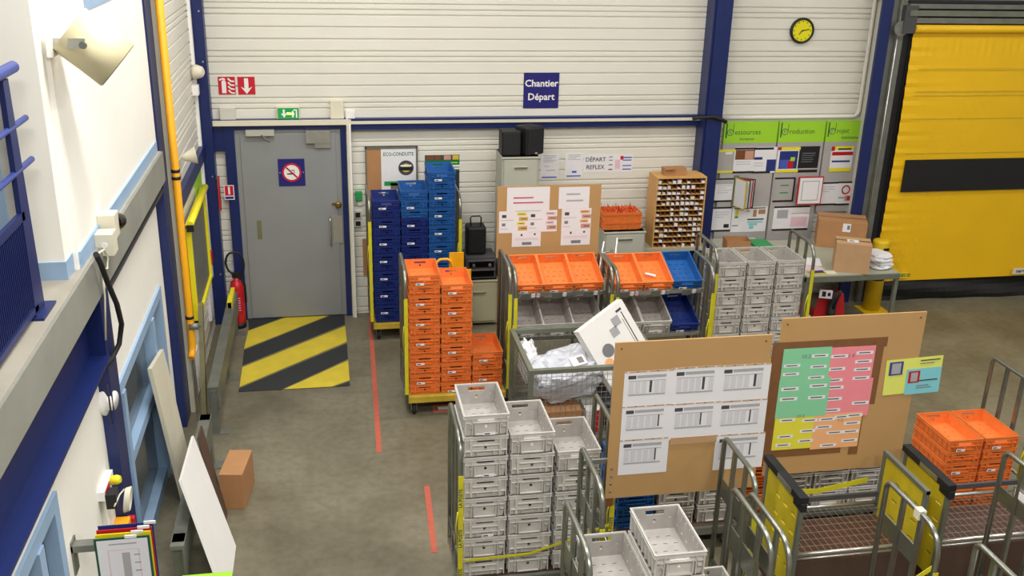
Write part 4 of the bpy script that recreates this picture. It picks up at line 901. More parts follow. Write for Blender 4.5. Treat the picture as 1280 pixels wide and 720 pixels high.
m = MB(); m.box(2.18, 2.34, 7.9, 7.97, .3, .86, 'lime'); tag(m.build('green_carton', bevel=.003), 'bright green carton edge between the parcels in mesh container', 'box')
# lamp carton: rectangle from three surveyed corners
A = at(1, 7.55, 723, 415); B = at(1, 7.75, 777, 374); D0 = at(1, 7.45, 766, 478)
e1 = (B-A); e2 = (D0-A); e2 = e2-e1*(e1.dot(e2)/e1.length_squared); L1 = e1.length; e1n = e1.normalized(); e2n = e2.normalized(); nn = e1n.cross(e2n).normalized()
if nn.dot(CP-A) < 0: nn = -nn
L2 = .70
def LP(u, v, h): return A+e1n*u*L1+e2n*v*L2+nn*h
t = thing('lamp_carton', 'large flat white carton with a lamp picture leaning in mesh container', 'box', tuple(A)); O = A
m = MB()
def q8(m, u0, u1, v0, v1, h0, h1, k): m.hexa([LP(u0, v0, h0)-O, LP(u1, v0, h0)-O, LP(u1, v1, h0)-O, LP(u0, v1, h0)-O], [LP(u0, v0, h1)-O, LP(u1, v0, h1)-O, LP(u1, v1, h1)-O, LP(u0, v1, h1)-O], k)
q8(m, 0, 1, 0, 1, -.09, 0, 'white'); m.build('carton', t)
m = MB(); q8(m, .62, .78, .12, .24, .0, .001, 'ink_light'); q8(m, .5, .66, .22, .34, .0, .001, 'ink_light')
q8(m, .86, .88, .12, .75, .0, .001, 'ink'); q8(m, .82, .83, .2, .75, .0, .001, 'ink_mid'); q8(m, .78, .9, .07, .1, 0, .001, 'ink'); m.build('printed_marks', t)
m = MB(); cc = LP(.3, .42, .002)-O; 
for j in range(28):
    a, b = 2*PI*j/28, 2*PI*(j+1)/28; m.face([cc, cc+e1n*.06*math.cos(a)+e2n*.06*math.sin(a), cc+e1n*.06*math.cos(b)+e2n*.06*math.sin(b)], 'ink_mid')
cc = LP(.2, .56, .003)-O
for j in range(28):
    a, b = 2*PI*j/28, 2*PI*(j+1)/28; m.face([cc, cc+e1n*.045*math.cos(a)+e2n*.045*math.sin(a), cc+e1n*.045*math.cos(b)+e2n*.045*math.sin(b)], 'orange_sheet')
m.build('lamp_picture', t)

# ============================================================ back row furniture
def cabinet(label, x0, x1, y0, y1, z1, drawers, k, name='filing_cabinet', horiz=True):
    t = thing(name, label, 'cabinet', ((x0+x1)/2, y1, 0)); w = (x1-x0)/2; d_ = y1-y0
    m = MB(); m.box(-w, w, -d_+.02, 0, .03, z1, k); m.box(-w-.005, w+.005, -d_, 0, z1-.02, z1, k); m.box(-w+.03, w-.03, -d_+.05, -.03, 0, .03, 'rubber'); m.build('body', t, bevel=.004)
    zz = z1-.03; hh = (z1-.08)/drawers
    for q in range(drawers):
        f = MB(); f.box(-w+.02, w-.02, -d_-.0, -d_+.02, zz-hh+.012, zz, k); o = f.build('drawer', t, bevel=.004)
        g = MB(); g.box(-w*.35, w*.35, -d_-.015, -d_, zz-hh*.25, zz-hh*.25+.015, 'steel_bright'); g.build('handle', o); zz -= hh
    return t
cabinet('tall grey metal cabinet standing under the black speakers', 1.86, 2.27, 10.36, 10.78, 1.93, 5, 'cabinet_grey')
cabinet('low beige metal cabinet under the radio beside the blue trolley', 1.40, 1.83, 10.3, 10.75, .55, 1, 'cabinet_beige')
cabinet('grey drawer cabinet carrying two orange crates left of the pigeonhole unit', 3.02, 3.50, 10.25, 10.75, 1.08, 4, 'cabinet_grey')
def speaker(label, x, y, z, w, d_, h, rz, rnd=0):
    t = thing('loudspeaker', label, 'speaker', (x, y, z), (0, 0, rz)); m = MB(); m.box(-w/2, w/2, 0, d_, 0, h, 'black'); m.build('case', t, bevel=.008 if not rnd else .02)
    m = MB(); m.box(-w/2+.012, w/2-.012, -.012, 0, .015, h-.015, 'rubber'); m.build('grille', t, bevel=.004)
    if rnd:
        m = MB(); m.box(-.015, .015, -.02, -.012, .02, .035, 'silver_panel'); m.build('badge', t)
    return t
speaker('black wooden loudspeaker, left of the pair on tall cabinet', 1.965, 10.42, 1.93, .21, .2, .27, 0)
speaker('black rounded loudspeaker turned right, on tall cabinet', 2.235, 10.44, 1.93, .24, .22, .31, R(28), 1)
# radio, portable speaker
t = thing('stereo_unit', 'grey double cassette stereo on the low beige cabinet', 'stereo', (1.64, 10.36, .55)); m = MB(); m.box(-.17, .17, 0, .3, 0, .26, 'dark_grey'); m.build('case', t, bevel=.006)
for q in range(2):
    m = MB(); m.box(-.13, .15, -.008, 0, .03+q*.11, .10+q*.11, 'black_gloss'); m.box(-.14, .16, -.012, 0, .10+q*.11, .112+q*.11, 'steel_bright'); m.build('cassette_deck', t)
for q in (-.08, .1):
    m = MB(); m.lathe([(.018, 0), (.016, .02)], (q, -.008, .165), (0, -1, 0), 'steel_bright', 14); m.build('knob', t)
t = thing('portable_speaker', 'black portable speaker with wire loop handle on the stereo', 'speaker', (1.60, 10.42, .81)); m = MB(); m.box(-.11, .11, 0, .2, 0, .33, 'black'); m.build('case', t, bevel=.03)
m = MB(); m.tube([(-.06, .05, .33), (-.065, .05, .42), (-.05, .05, .44), (.04, .05, .44), (.055, .05, .42), (.05, .05, .33)], .008, 'black', 8); m.build('handle', t)
# orange crates with red ties on grey cabinet
for q in range(2):
    crate('orange', (3.24, 10.47, 1.081+q*.0975), ('lower' if q == 0 else 'upper')+' orange crate lying lengthwise on the grey drawer cabinet', 'orange crates on the drawer cabinet', (0, 0, PI/2))
m = MB()
for q in range(60):
    x = random.uniform(3.06, 3.42); y = random.uniform(10.36, 10.58); a = random.uniform(0, 6.28); L1_ = random.uniform(.03, .09); zz = random.uniform(.02, .07)
    m.tube([(x, y, 1.25), (x+math.cos(a)*L1_*.5, y+math.sin(a)*L1_*.2, 1.27+zz), (x+math.cos(a)*L1_, y+math.sin(a)*L1_*.4, 1.26+zz*.4)], .002, 'red', 4)
o = tag(m.build('cable_ties'), 'tangle of thin red cable ties in the upper orange crate', 'cable ties'); o['kind'] = 'stuff'
# pigeonhole unit
x0, x1, z1, z0 = rect_from(10.42, (823, 224, 875, 303)); z1 += .0
t = thing('pigeonhole_unit', 'beech pigeonhole unit full of small white cards beside the blue column', 'shelf unit', ((x0+x1)/2, 10.42, .82)); w = (x1-x0)/2; H = z1-.82
cols_, rows_ = 10, 13
m = MB(); m.box(-w, w, .285, .3, 0, H, 'beech'); m.box(-w-.012, -w, 0, .3, 0, H, 'beech'); m.box(w, w+.012, 0, .3, 0, H, 'beech'); m.box(-w-.012, w+.012, 0, .3, H, H+.015, 'beech'); m.build('case', t)
m = MB()
for r_ in range(rows_): m.box(-w, w, .0, .285, r_*H/rows_, r_*H/rows_+.006, 'beech')
for c_ in range(1, cols_): m.box(-w+c_*2*w/cols_-.002, -w+c_*2*w/cols_+.002, .004, .285, 0, H, 'wood_dark')
m.build('dividers', t)
ch_ = H/rows_; cw_ = 2*w/cols_
for r_ in range(rows_):
    m = MB()
    for c_ in range(cols_):
        if random.random() < .62:
            k = random.choice(['paper', 'paper', 'cream', 'paper', 'cardboard_pale']); hh = random.uniform(.2, .6)*ch_; x_ = -w+c_*cw_+.006; m.box(x_, x_+cw_*random.uniform(.5, .8), -.004, .12, r_*ch_+.006, r_*ch_+.006+hh, k)
    o = m.build('card_row', t); o['kind'] = 'stuff'
t = thing('workbench', 'low grey bench carrying the beech pigeonhole unit', 'table', (3.92, 10.42, 0)); m = MB(); m.box(-.38, .38, -.02, .38, .78, .82, 'table_top'); m.build('top', t)
for x in (-.35, .35):
    for y in (.0, .34):
        m = MB(); m.box(x-.02, x+.02, y, y+.04, 0, .78, 'steel_dull'); m.build('leg', t)
p = at(1, 10.5, 843, 221)
m = MB(); m.box(p.x-.12, p.x+.14, 10.5, 10.62, z1+.016, z1+.10, 'cardboard'); m.box(p.x-.12, p.x+.0, 10.47, 10.5, z1+.09, z1+.095, 'cardboard'); tag(m.build('cardboard_box', bevel=.004), 'small cardboard box on top of the pigeonhole unit', 'box')
# yellow chair behind orange crates
q0 = [at(1, 9.15, *p) for p in ((543, 325), (566, 335), (562, 317), (580, 330), (589, 337))]
t = thing('sack_truck', 'yellow hand truck with rounded loop handle behind the orange crates', 'hand truck', (q0[0].x, 9.15, 0)); ux = q0[0].x
zt0 = q0[0].z; lx0, lx1 = .01, q0[1].x-ux
m = MB(); m.tube([(lx0, 0, .1), (lx0, .01, zt0-.08), (lx0+.02, .01, zt0-.02), (lx0+.05, .01, zt0), (lx1-.05, .01, zt0), (lx1-.02, .01, zt0-.02), (lx1, .01, zt0-.08), (lx1, 0, .1)], .014, 'pipe_yellow', 10); m.build('handle', t)
m = MB(); m.box(q0[2].x-ux, q0[3].x-ux, .02, .035, .1, q0[2].z, 'pipe_yellow'); m.box(0, lx1, .0, .02, .3, .36, 'pipe_yellow'); m.box(q0[3].x-ux, q0[4].x-ux, .0, .018, .1, q0[4].z, 'pipe_yellow'); m.build('back_plate', t)
m = MB(); m.box(0, q0[4].x-ux, -.16, .0, .02, .03, 'pipe_yellow'); m.build('toe_plate', t)
for x in (.0, .3):
    m = MB(); m.lathe([(.08, -.02), (.08, .02)], (x, .08, .08), (1, 0, 0), 'rubber', 18); m.build('wheel', t)
# stool frame between boards
t = thing('folding_stand', 'light metal folding stand frame between the two sorting racks', 'stand', (2.72, 9.35, 0))
m = MB(); m.tube([(-.12, 0, 0), (.06, .1, 1.25)], .012, 'steel_bright', 8); m.tube([(-.12, .25, 0), (-.02, .1, 1.1), (-.05, .02, 1.22)], .012, 'steel_bright', 8); m.tube([(.12, 0, 0), (.2, .1, 1.28)], .012, 'steel_bright', 8); m.tube([(-.02, .05, 1.12), (.15, .06, 1.16)], .01, 'steel_bright', 8); m.tube([(.12, .25, 0), (.15, .1, 1.1)], .012, 'steel_bright', 8); m.build('frame', t)

# ============================================================ table with parcels
t = thing('work_table', 'grey metal work table with parcels near the yellow door', 'table', (5.05, 9.36, 0)); m = MB(); W2 = 1.10
m.box(0, W2, 0, 1.25, .775, .80, 'table_top'); m.build('table_top', t)
m = MB(); m.box(.0, W2, -.01, .02, .73, .79, 'steel_green'); m.box(0, W2, 1.23, 1.26, .73, .79, 'steel_green'); m.box(0, .02, .02, 1.23, .73, .775, 'steel_green'); m.box(W2-.02, W2, .02, 1.23, .73, .775, 'steel_green'); m.build('apron', t)
for x in (0, W2-.04):
    for y in (0, 1.2):
        m = MB(); m.box(x, x+.04, y, y+.04, 0, .775, 'steel_green'); m.build('leg', t)
m = MB(); T = Matrix.Translation((.06, .3, .6)) @ Matrix.Rotation(R(-20), 4, 'X'); m.box(0, .7, 0, .3, 0, .012, 'cabinet_grey', T); m.build('under_shelf', t)
# side desk behind
t = thing('side_desk', 'pale desk with a lime edge strip against the display panels', 'desk', (4.45, 10.2, 0)); m = MB(); m.box(0, .59, 0, .55, .77, .80, 'cabinet_grey'); m.build('desk_top', t)
m = MB(); m.box(0, .59, -.012, 0, .765, .805, 'yellow_sheet'); m.build('edge_strip', t)
m = MB(); m.box(.02, .57, .02, .04, .0, .77, 'cabinet_grey'); m.box(0, .02, .02, .55, 0, .77, 'cabinet_grey'); m.box(.57, .59, .02, .55, 0, .77, 'cabinet_grey'); m.build('desk_body', t)
p = at(2, .8, 1052, 311)
carton('cardboard_box', 'wide brown cardboard box at the back of the work table', (p.x+.05, p.y+.17, .80), .55, .36, .33, R(-24), 'cardboard', True, 'front')
carton('cardboard_box', 'square brown cardboard box with white label in front on the work table', (5.64, 9.53, .80), .37, .27, .33, R(-24), 'cardboard_pale', True, 'top')
carton('cardboard_box', 'small open cardboard box behind the grey crates on the desk edge', (4.64, 10.34, .80), .28, .2, .13, R(-8), 'cardboard', open_=True)
m = MB(); m.box(4.88, 5.1, 10.3, 10.6, .80, .83, 'green_plastic'); tag(m.build('green_folder'), 'dark green folder lying on the desk under the panels', 'folder')
for q, (dx, dy, dz) in enumerate(((0, 0, 0), (.02, .03, .035), (-.02, .02, .07), (.0, .05, .105))):
    blob('padded_envelope', ['lowest white padded envelope in the pile on the work table', 'second lowest white padded envelope in the pile on the table', 'second highest white padded envelope in the pile on the table', 'topmost white padded envelope in the pile on the work table'][q], (6.02+dx, 9.60+dy, .825+dz), (.12, .16, .022), 'bag_white', q+20, R(10*q-12), 'envelope', amp=.25, n=20)
def flat(name, label, x, y, w_, d_, h_, rz, k, k2=None, z=.80, cat='paper'):
    m = MB(); T = Matrix.Translation((x, y, z)) @ Matrix.Rotation(rz, 4, 'Z'); m.box(-w_/2, w_/2, -d_/2, d_/2, 0, h_, k, T)
    if k2: m.box(-w_/2+.01, w_/2-.01, -d_/2+.01, d_/2-.01, h_, h_+.0008, k2, T)
    return tag(m.build(name), label, cat)
flat('paper_sheet', 'pale pink paper sheet on the left of the work table', 5.2, 9.68, .22, .34, .002, R(24), 'ink_pink', 'rose')
flat('paper_sheet', 'white paper sheet on the work table behind the booklet', 5.34, 9.82, .18, .26, .003, R(-20), 'paper')
flat('booklet', 'dark blue and yellow booklet at the front edge of work table', 5.21, 9.44, .17, .1, .018, R(2), 'mat_yellow', 'navy', cat='booklet')
flat('note_pad', 'small cream note pad beside the blue booklet on work table', 5.36, 9.44, .12, .09, .01, R(-6), 'cream', cat='notepad')
# pallet truck
t = thing('pallet_truck', 'red hand pallet truck parked under the work table', 'pallet truck', (5.52, 9.62, 0), (0, 0, R(-20)))
m = MB(); m.hexa([(-.2, -.05, .05), (.2, -.05, .05), (.17, .15, .05), (-.17, .15, .05)], [(-.13, -.02, .5), (.13, -.02, .5), (.1, .1, .5), (-.1, .1, .5)], 'red'); m.build('body', t, bevel=.01)
m = MB(); m.lathe([(.05, .1), (.05, .42), (.03, .42), (.03, .56)], (0, -.12, 0), (0, 0, 1), 'black', 16); m.build('pump', t)
for x in (-.2, .12):
    m = MB(); m.box(x-.02, x+.1, .15, .55, .06, .11, 'red'); m.build('fork', t)
m = MB(); m.tube([(0, -.12, .3), (.04, -.3, .62)], .018, 'black', 8); m.build('handle', t)
for x in (-.07, .07):
    m = MB(); m.lathe([(.08, -.025), (.08, .025)], (x, -.12, .08), (1, 0, 0), 'rubber', 18); m.build('wheel', t)
m = MB(); m.box(-.16, -.02, -.17, -.165, .48, .58, 'paper'); m.box(-.13, -.09, -.172, -.17, .5, .56, 'black'); m.box(-.07, -.04, -.172, -.17, .51, .55, 'black'); m.build('instruction_plate', t)
blob('plastic_bag', 'clear grey plastic bag on the floor under the work table', (5.21, 9.56, .13), (.10, .11, .11), 'bag_silver', 31, cat='bag')
m = MB(); m.box(5.07, 5.35, 9.75, 10.1, 0, .28, 'red'); tag(m.build('red_crate', bevel=.01), 'dark red bin behind the plastic bag under the table', 'bin')
# bollard
t = thing('bollard', 'yellow steel bollard beside the yellow door', 'bollard', (6.42, 10.24, 0)); m = MB(); m.lathe([(.10, 0), (.10, .86), (.096, .88), (.07, .89), (.0, .892)], (0, 0, 0), (0, 0, 1), 'bollard_yellow', 28); m.build('post', t)
m = MB(); m.lathe([(.101, .40), (.102, .405), (.102, .43), (.101, .435)], (0, 0, 0), (0, 0, 1), 'black', 28, cap=False); m.box(-.02, .05, -.104, -.09, .78, .81, 'black'); m.build('scuff_band', t)
m = MB(); m.box(-.16, .16, -.16, .12, 0, .012, 'bollard_yellow'); m.build('base_plate', t)

# ============================================================ LEFT SIDE
# fire extinguisher
p = at(1, 10.62, 299, 398); t = thing('fire_extinguisher', 'red fire extinguisher with black hose left of the grey door', 'fire extinguisher', (p.x, 10.62, 0))
m = MB(); m.lathe([(.06, .03), (.072, .05), (.075, .1), (.075, .46), (.06, .53), (.03, .56), (.03, .58)], (0, 0, 0), (0, 0, 1), 'red', 24); m.box(-.05, .05, -.077, -.0755, .2, .4, 'sign_red'); m.build('cylinder', t)
m = MB()
for q in range(6): m.box(-.035, .035, -.0782, -.0772, .22+q*.028, .23+q*.028, 'ink_pink')
m.build('instruction_label', t)
m = MB(); m.lathe([(.076, 0), (.076, .06)], (0, 0, 0), (0, 0, 1), 'black', 24, cap=True); m.build('foot_ring', t)
m = MB(); m.box(-.04, .05, -.02, .02, .58, .62, 'black'); m.box(-.05, .08, -.012, .012, .62, .64, 'black'); m.build('valve', t)
m = MB(); m.tube([(.0, -.02, .6)]+[(-.02-.075*math.sin(a*PI/8), -.02, .74-.12*math.cos(a*PI/8)+.02) for a in range(1, 8)]+[(.02+.075*math.sin(a*PI/8), -.02, .74+.14*math.cos(a*PI/8)) for a in range(0, 8)]+[(.09, -.03, .5), (.09, -.03, .3)], .012, 'black', 8); m.build('hose', t)
sheet('extinguisher_number_sign', 'small red and blue numbered sign above the fire extinguisher', 'sign', 10.77, (279.5, 231.5, 293.5, 249.5), 'paper', [(.08, .05, .92, .72, 'sign_red'), (.08, .78, .92, .95, 'navy')], [('1', .5, .4, .7, 'white', .004)])
m = MB(); a = at(1, 10.75, 272, 221); b = at(1, 10.75, 277, 262); m.box(a.x, b.x, 10.68, 10.79, b.z, a.z, 'sign_red'); tag(m.build('red_sign_edge'), 'narrow red sign seen edge on beside the corner column', 'sign')
# yellow gas pipe and conduit
t = thing('gas_pipe', 'tall yellow gas pipe running down the left wall', 'pipe', (-1.235, 8.42, .66))
m = MB(); m.tube([(0, 0, 6.3), (0, 0, .15), (0, -.008, .08), (-.005, -.03, .03), (-.01, -.07, .0)], .032, 'pipe_yellow', 16); m.build('pipe', t)
for z in (.35, 1.60, 1.66):
    m = MB(); m.lathe([(.037, 0), (.037, .025)], (0, 0, z), (0, 0, 1), 'black', 16); m.build('clamp', t)
m = MB(); m.lathe([(.03, -.03), (.03, .05)], (.02, -.02, .28), (1, 0, 0), 'steel_dull', 12); m.box(.02, .1, -.03, -.01, .27, .29, 'steel_dull'); m.build('valve', t)
m = MB(); m.tube([(-1.262, 8.58, 6.5), (-1.262, 8.58, .0)], .014, 'cream', 10); tag(m.build('conduit'), 'thin cream conduit beside the yellow gas pipe', 'conduit')
m = MB(); m.box(XL-.03, XL+.012, 8.60, 8.74, 0, 7, 'cream'); struct(m.build('trim_17', recentre=False))
# small horn loudspeaker behind pipe
m = MB(); m.lathe([(.02, 0), (.04, .04), (.075, .12), (.08, .125)], tuple(Vector((-1.27, 9.1, 2.28))), (1, .2, .15), 'cream', 20); tag(m.build('small_horn'), 'small cream horn behind the yellow gas pipe', 'loudspeaker')
m = MB(); pts = [at(1, 10.6, *p) for p in ((866, 148), (878, 147), (892, 146), (903, 150), (908, 153))]; m.tube([(p.x, 10.6, p.z) for p in pts], .022, 'black', 8); tag(m.build('black_pipe'), 'short black pipe wrapped across the blue column above panels', 'pipe')
# detector on corner column
t = thing('wall_detector', 'cream round detector beside the corner column high on left wall', 'detector', (XL+.03, 10.5, 2.76)); m = MB(); m.lathe([(.07, 0), (.07, .03), (.055, .08), (.03, .1)], (0, 0, .07), (1, -.4, 0), 'cream', 20); m.build('housing', t)
m = MB(); m.box(-.03, .03, -.05, .05, -.16, -.06, 'white'); m.build('mount', t)
# board with yellow frame on left wall
def boxx(label, name, cat, y0, y1, z0, z1, x0, x1, k): m = MB(); m.box(x0, x1, y0, y1, z0, z1, k); return tag(m.build(name), label, cat)
t = thing('framed_panel', 'grey panel with bright yellow frame on the left wall', 'panel', (XL+.05, 9.55, .75))
m = MB(); m.box(-.02, .0, -.62, .62, .0, .95, 'steel_dull'); m.build('panel', t)
m = MB()
for a in ((-.64, .64, .0, .035), (-.64, .64, .93, .965), (-.64, -.605, 0, .95), (.605, .64, 0, .95)): m.box(-.02, .025, a[0], a[1], a[2], a[3], 'frame_yellow')
m.build('yellow_frame', t)
m = MB(); m.tube([(.03, -.7, .98), (.03, .62, .98)], .032, 'frame_yellow', 10); m.box(.0, .06, -.72, -.68, .92, .98, 'black'); m.build('roller_tube', t)
sign_g = boxx('lime green panel high on left wall beyond yellow frame', 'wall_board', 'board', 10.0, 10.5, 1.6, 1.86, XL, XL+.012, 'lime')
boxx('white tube guard on the left wall beside the corner column', 'tube_guard', 'pipe', 10.4, 10.45, 1.0, 1.42, XL+.0, XL+.05, 'white')
boxx('small pink tag on left wall between yellow frame and column', 'pink_tag', 'tag', 10.3, 10.42, 1.24, 1.29, XL, XL+.03, 'ink_red')
boxx('small red box on the left wall near the corner column', 'red_box', 'box', 10.5, 10.57, .78, .93, XL, XL+.05, 'sign_red')
boxx('white notice with purple mark low on left wall near corner', 'wall_notice', 'paper', 10.2, 10.42, .25, .68, XL, XL+.03, 'paper')
boxx('pale strip below the yellow framed panel on left wall', 'wall_notice', 'paper', 8.85, 9.0, .1, .5, XL, XL+.03, 'paper')
# guard rail
t = thing('guard_rail', 'grey steel guard rail running along the left wall to the door', 'guard rail', (-1.06, 9.3, 0))
m = MB(); m.box(-.045, .045, -1.15, 1.2, .43, .46, 'steel_dull'); m.box(.03, .045, -1.15, 1.2, .24, .43, 'steel_dull'); m.box(-.045, -.03, -1.15, 1.2, .24, .43, 'steel_dull'); m.build('rail', t)
for y in (-1.12, 0.0, 1.1):
    m = MB(); m.box(-.028, .028, y-.04, y+.04, 0, .43, 'steel_dull'); m.box(-.06, .11, y-.05, y+.05, 0, .008, 'steel_dull'); m.build('post', t)
m = MB(); m.box(-.02, .02, .72, 1.18, .455, .52, 'frame_yellow'); m.box(-.024, .024, .72, .95, .45, .53, 'frame_yellow'); m.build('yellow_cover', t)
t = thing('guard_rail', 'second steel guard rail section by the leaning white boards', 'guard rail', (-1.07, 7.1, 0))
m = MB(); m.box(-.045, .045, -1.3, .55, .43, .46, 'steel_dull'); m.box(.03, .045, -1.3, .55, .24, .43, 'steel_dull'); m.build('rail', t)
for y in (-1.2, .5):
    m = MB(); m.box(-.04, .04, y-.05, y+.05, 0, .46, 'steel_green'); m.box(-.06, .13, y-.06, y+.06, 0, .008, 'steel_dull'); m.build('post', t)
# wooden plank behind rail
m = MB(); m.hexa([(-1.20, 8.3, .0), (-1.16, 8.3, .0), (-1.16, 8.42, .0), (-1.20, 8.42, .0)], [(-1.2, 8.72, 1.0), (-1.16, 8.72, 1.0), (-1.16, 8.82, 1.0), (-1.20, 8.82, 1.0)], 'mat_frame'); tag(m.build('timber_plank'), 'greyish timber plank leaning behind the guard rail by gas pipe', 'plank')
# leaning boards
def lean(name, label, pts, th, k, edge=None):
    P = [Vector(p) for p in pts]; n_ = (P[1]-P[0]).cross(P[3]-P[0]).normalized()
    if n_.x < 0: n_ = -n_
    m = MB(); m.hexa([p-n_*th for p in P], P, k); return tag(m.build(name), label, 'board')
lean('leaning_board', 'tall off-white panel leaning against the office window', [(-1.20, 7.05, 0), (-1.20, 7.55, 0), (-1.34, 7.62, 1.08), (-1.32, 6.95, 1.22)], .03, 'cream')
lean('shelf_board', 'white laminated shelf board leaning on the guard rail in front', [(-.77, 5.72, 0.0), (-.77, 6.42, 0.0), (-1.05, 6.80, .73), (-1.05, 6.10, .775)], .018, 'white')
lean('leaning_board', 'dark brown board leaning behind the white shelf board', [(-.865, 6.62, 0.0), (-.865, 6.86, 0.0), (-1.03, 7.12, .64), (-1.03, 6.88, .66)], .012, 'deck_brown')
carton('cardboard_box', 'open brown carton on the floor behind leaning white board', (-.80, 7.10, 0), .18, .38, .31, R(-8), 'cardboard', open_=False)
a = at(2, .34, 228, 719.5); b = at(2, .34, 290, 719.5)
m = MB(); bt = [(a.x+.03, a.y-.3, 0), (b.x-.03, a.y-.3, 0), (b.x-.03, a.y-.03, 0), (a.x+.03, a.y-.03, 0)]; tp = [(a.x, a.y-.33, .34), (b.x, a.y-.33, .34), (b.x, a.y, .34), (a.x, a.y, .34)]; m.hexa(bt, tp, 'lime'); tag(m.build('green_bin'), 'bright green bin by the foot of the white shelf board', 'bin')
# railing on the slab
t = thing('mezzanine_railing', 'blue steel railing with mesh infill on the concrete ledge', 'railing', (-1.40, 4.6, ZS1))
py_ = at(0, -1.40, 48, 380).y-4.6
m = MB(); m.hexa([(-.012, py_-.10, 0), (.012, py_-.10, 0), (.012, py_+.06, 0), (-.012, py_+.06, 0)], [(-.012, py_-.06, 1.12), (.012, py_-.06, 1.12), (.012, py_+.02, 1.12), (-.012, py_+.02, 1.12)], 'blue_steel'); m.box(-.05, .05, py_-.12, py_+.12, 0, .012, 'blue_steel'); m.build('post', t)
m = MB(); m.tube([(0, -3.5, 1.15), (0, py_+.16, 1.15)], .028, 'rail_blue', 14); m.build('top_rail', t)
for z in (.90, .70):
    m = MB(); m.tube([(0, -3.5, z), (0, py_+.24, z)], .015, 'rail_blue', 10); m.build('middle_rail', t)
m = MB(); m.holed(lambda u, v: (.004, u, v), lambda u, v: (0, u, v), [-3.5, py_-.05], [.05, .5], [], 'blue_steel')
for q in range(130): m.box(-.004, .010, py_-.08-q*.026-.006, py_-.08-q*.026+.0, .07, .47, 'blue_steel')
m.build('mesh_infill', t)
m = MB(); m.box(-.01, .012, -3.5, py_-.04, .48, .52, 'blue_steel'); m.box(-.01, .012, -3.5, py_-.04, .03, .06, 'blue_steel'); m.build('infill_frame', t)
# horn loudspeaker
a = at(1, 5.45, 86, 36); b = at(1, 5.47, 147, 81)
t = thing('projector_loudspeaker', 'cream cylindrical projector loudspeaker on bracket at upper left wall', 'loudspeaker', tuple(at(1, 5.4, 110, 62)))
o = Vector(t.location); ax = (b-a).normalized(); m = MB(); ln = (b-a).length
m.lathe([(.134, 0), (.134, ln*.55), (.138, ln)], tuple(a-o), tuple(ax), 'horn_cream', 36); m.lathe([(.13, 0), (.13, .004)], tuple(b-o), tuple(ax), 'mat_frame', 32);  m.build('housing', t)
wp = at(0, XU, 60, 55)
m = MB(); c0 = wp-o; c1 = at(1, 5.24, 107, 56)-o; m.hexa([c0+Vector((0, 0, -.02)), c0+Vector((0, .004, -.02)), c1+Vector((0, .004, -.02)), c1+Vector((0, 0, -.02))], [c0+Vector((0, 0, .03)), c0+Vector((0, .004, .03)), c1+Vector((0, .004, .03)), c1+Vector((0, 0, .03))], 'panel_strip')
m.box(c0.x, c0.x+.03, c0.y-.05, c0.y+.05, c0.z-.06, c0.z+.06, 'white'); m.lathe([(.018, 0), (.018, .02)], tuple(c1+Vector((-.01, -.0, 0))), (0, -1, 0), 'steel_dull', 12); m.build('bracket', t)
# light blue poster at the top
m = MB(); pts = [at(0, XU+.003, 105, -20), at(0, XU+.003, 106, 13), at(0, XU+.003, 148, -3), at(0, XU+.003, 150, -30)]
y0_, y1_, z0_, z1_ = pts[1].y, pts[2].y, (pts[1].z+pts[2].z)/2, pts[1].z+.4; m.box(XU, XU+.004, y0_, y1_, z0_, z1_, 'light_blue'); m.box(XU+.004, XU+.005, y0_+.05, y0_+.3, z0_+.07, z0_+.12, 'ink_mid'); tag(m.build('wall_poster'), 'light blue poster at the very top of the left white wall', 'poster')
# camera and junction box
t = thing('dome_camera', 'white junction box with black dome camera above the concrete ledge', 'camera', tuple(at(0, XU, 127, 300)))
m = MB(); m.box(0, .10, -.06, .06, .02, .17, 'cream'); m.build('mount', t, bevel=.006)
m = MB(); m.lathe([(.055, 0), (.055, .05), (.045, .085), (.02, .105), (.0, .11)], (.06, .06, .09), (.35, 1, -.15), 'black_gloss', 20, cap=False); m.build('dome', t)
m = MB(); m.box(.01, .11, -.22, -.10, -.03, .10, 'cream'); m.lathe([(.02, 0), (.018, .003)], (.06, -.22, .035), (0, -1, 0), 'white', 14); m.build('junction_box', t, bevel=.004)
P0 = at(0, XU+.12, 120, 318); pts = [P0]
for px, py, dx in ((126, 330, .14), (134, 352, .15), (146, 380, .15), (152, 405, .13), (149, 430, .10), (140, 448, .08), (128, 462, .04)): pts.append(at(0, XO+dx, px, py))
m = MB(); m.tube(pts, .016, 'rubber', 10); tag(m.build('black_cable'), 'thick black cable looping over the edge of the concrete ledge', 'cable')
m = MB(); pts = [at(0, XO+dx, px, py) for px, py, dx in ((121, 318, .12), (130, 312, .13), (135, 322, .13), (134, 336, .13), (128, 336, .12), (131, 370, .12), (132, 425, .1))]
m.tube(pts, .006, 'cream', 8); tag(m.build('white_cable'), 'thin white cable hanging beside the thick black cable', 'cable')
# siren
t = thing('alarm_siren', 'round white alarm siren on the office wall below the beam', 'alarm', tuple(at(0, XO, 128, 500))); m = MB(); m.lathe([(.09, 0), (.095, .03), (.09, .04), (.06, .055), (.06, .075), (.0, .08)], (0, 0, 0), (1, -.25, 0), 'white', 28, cap=False); m.build('housing', t)
m = MB(); m.tube([(.06, -.09, .15), (.06, -.09, -.12)], .005, 'black', 6); m.build('cable', t)
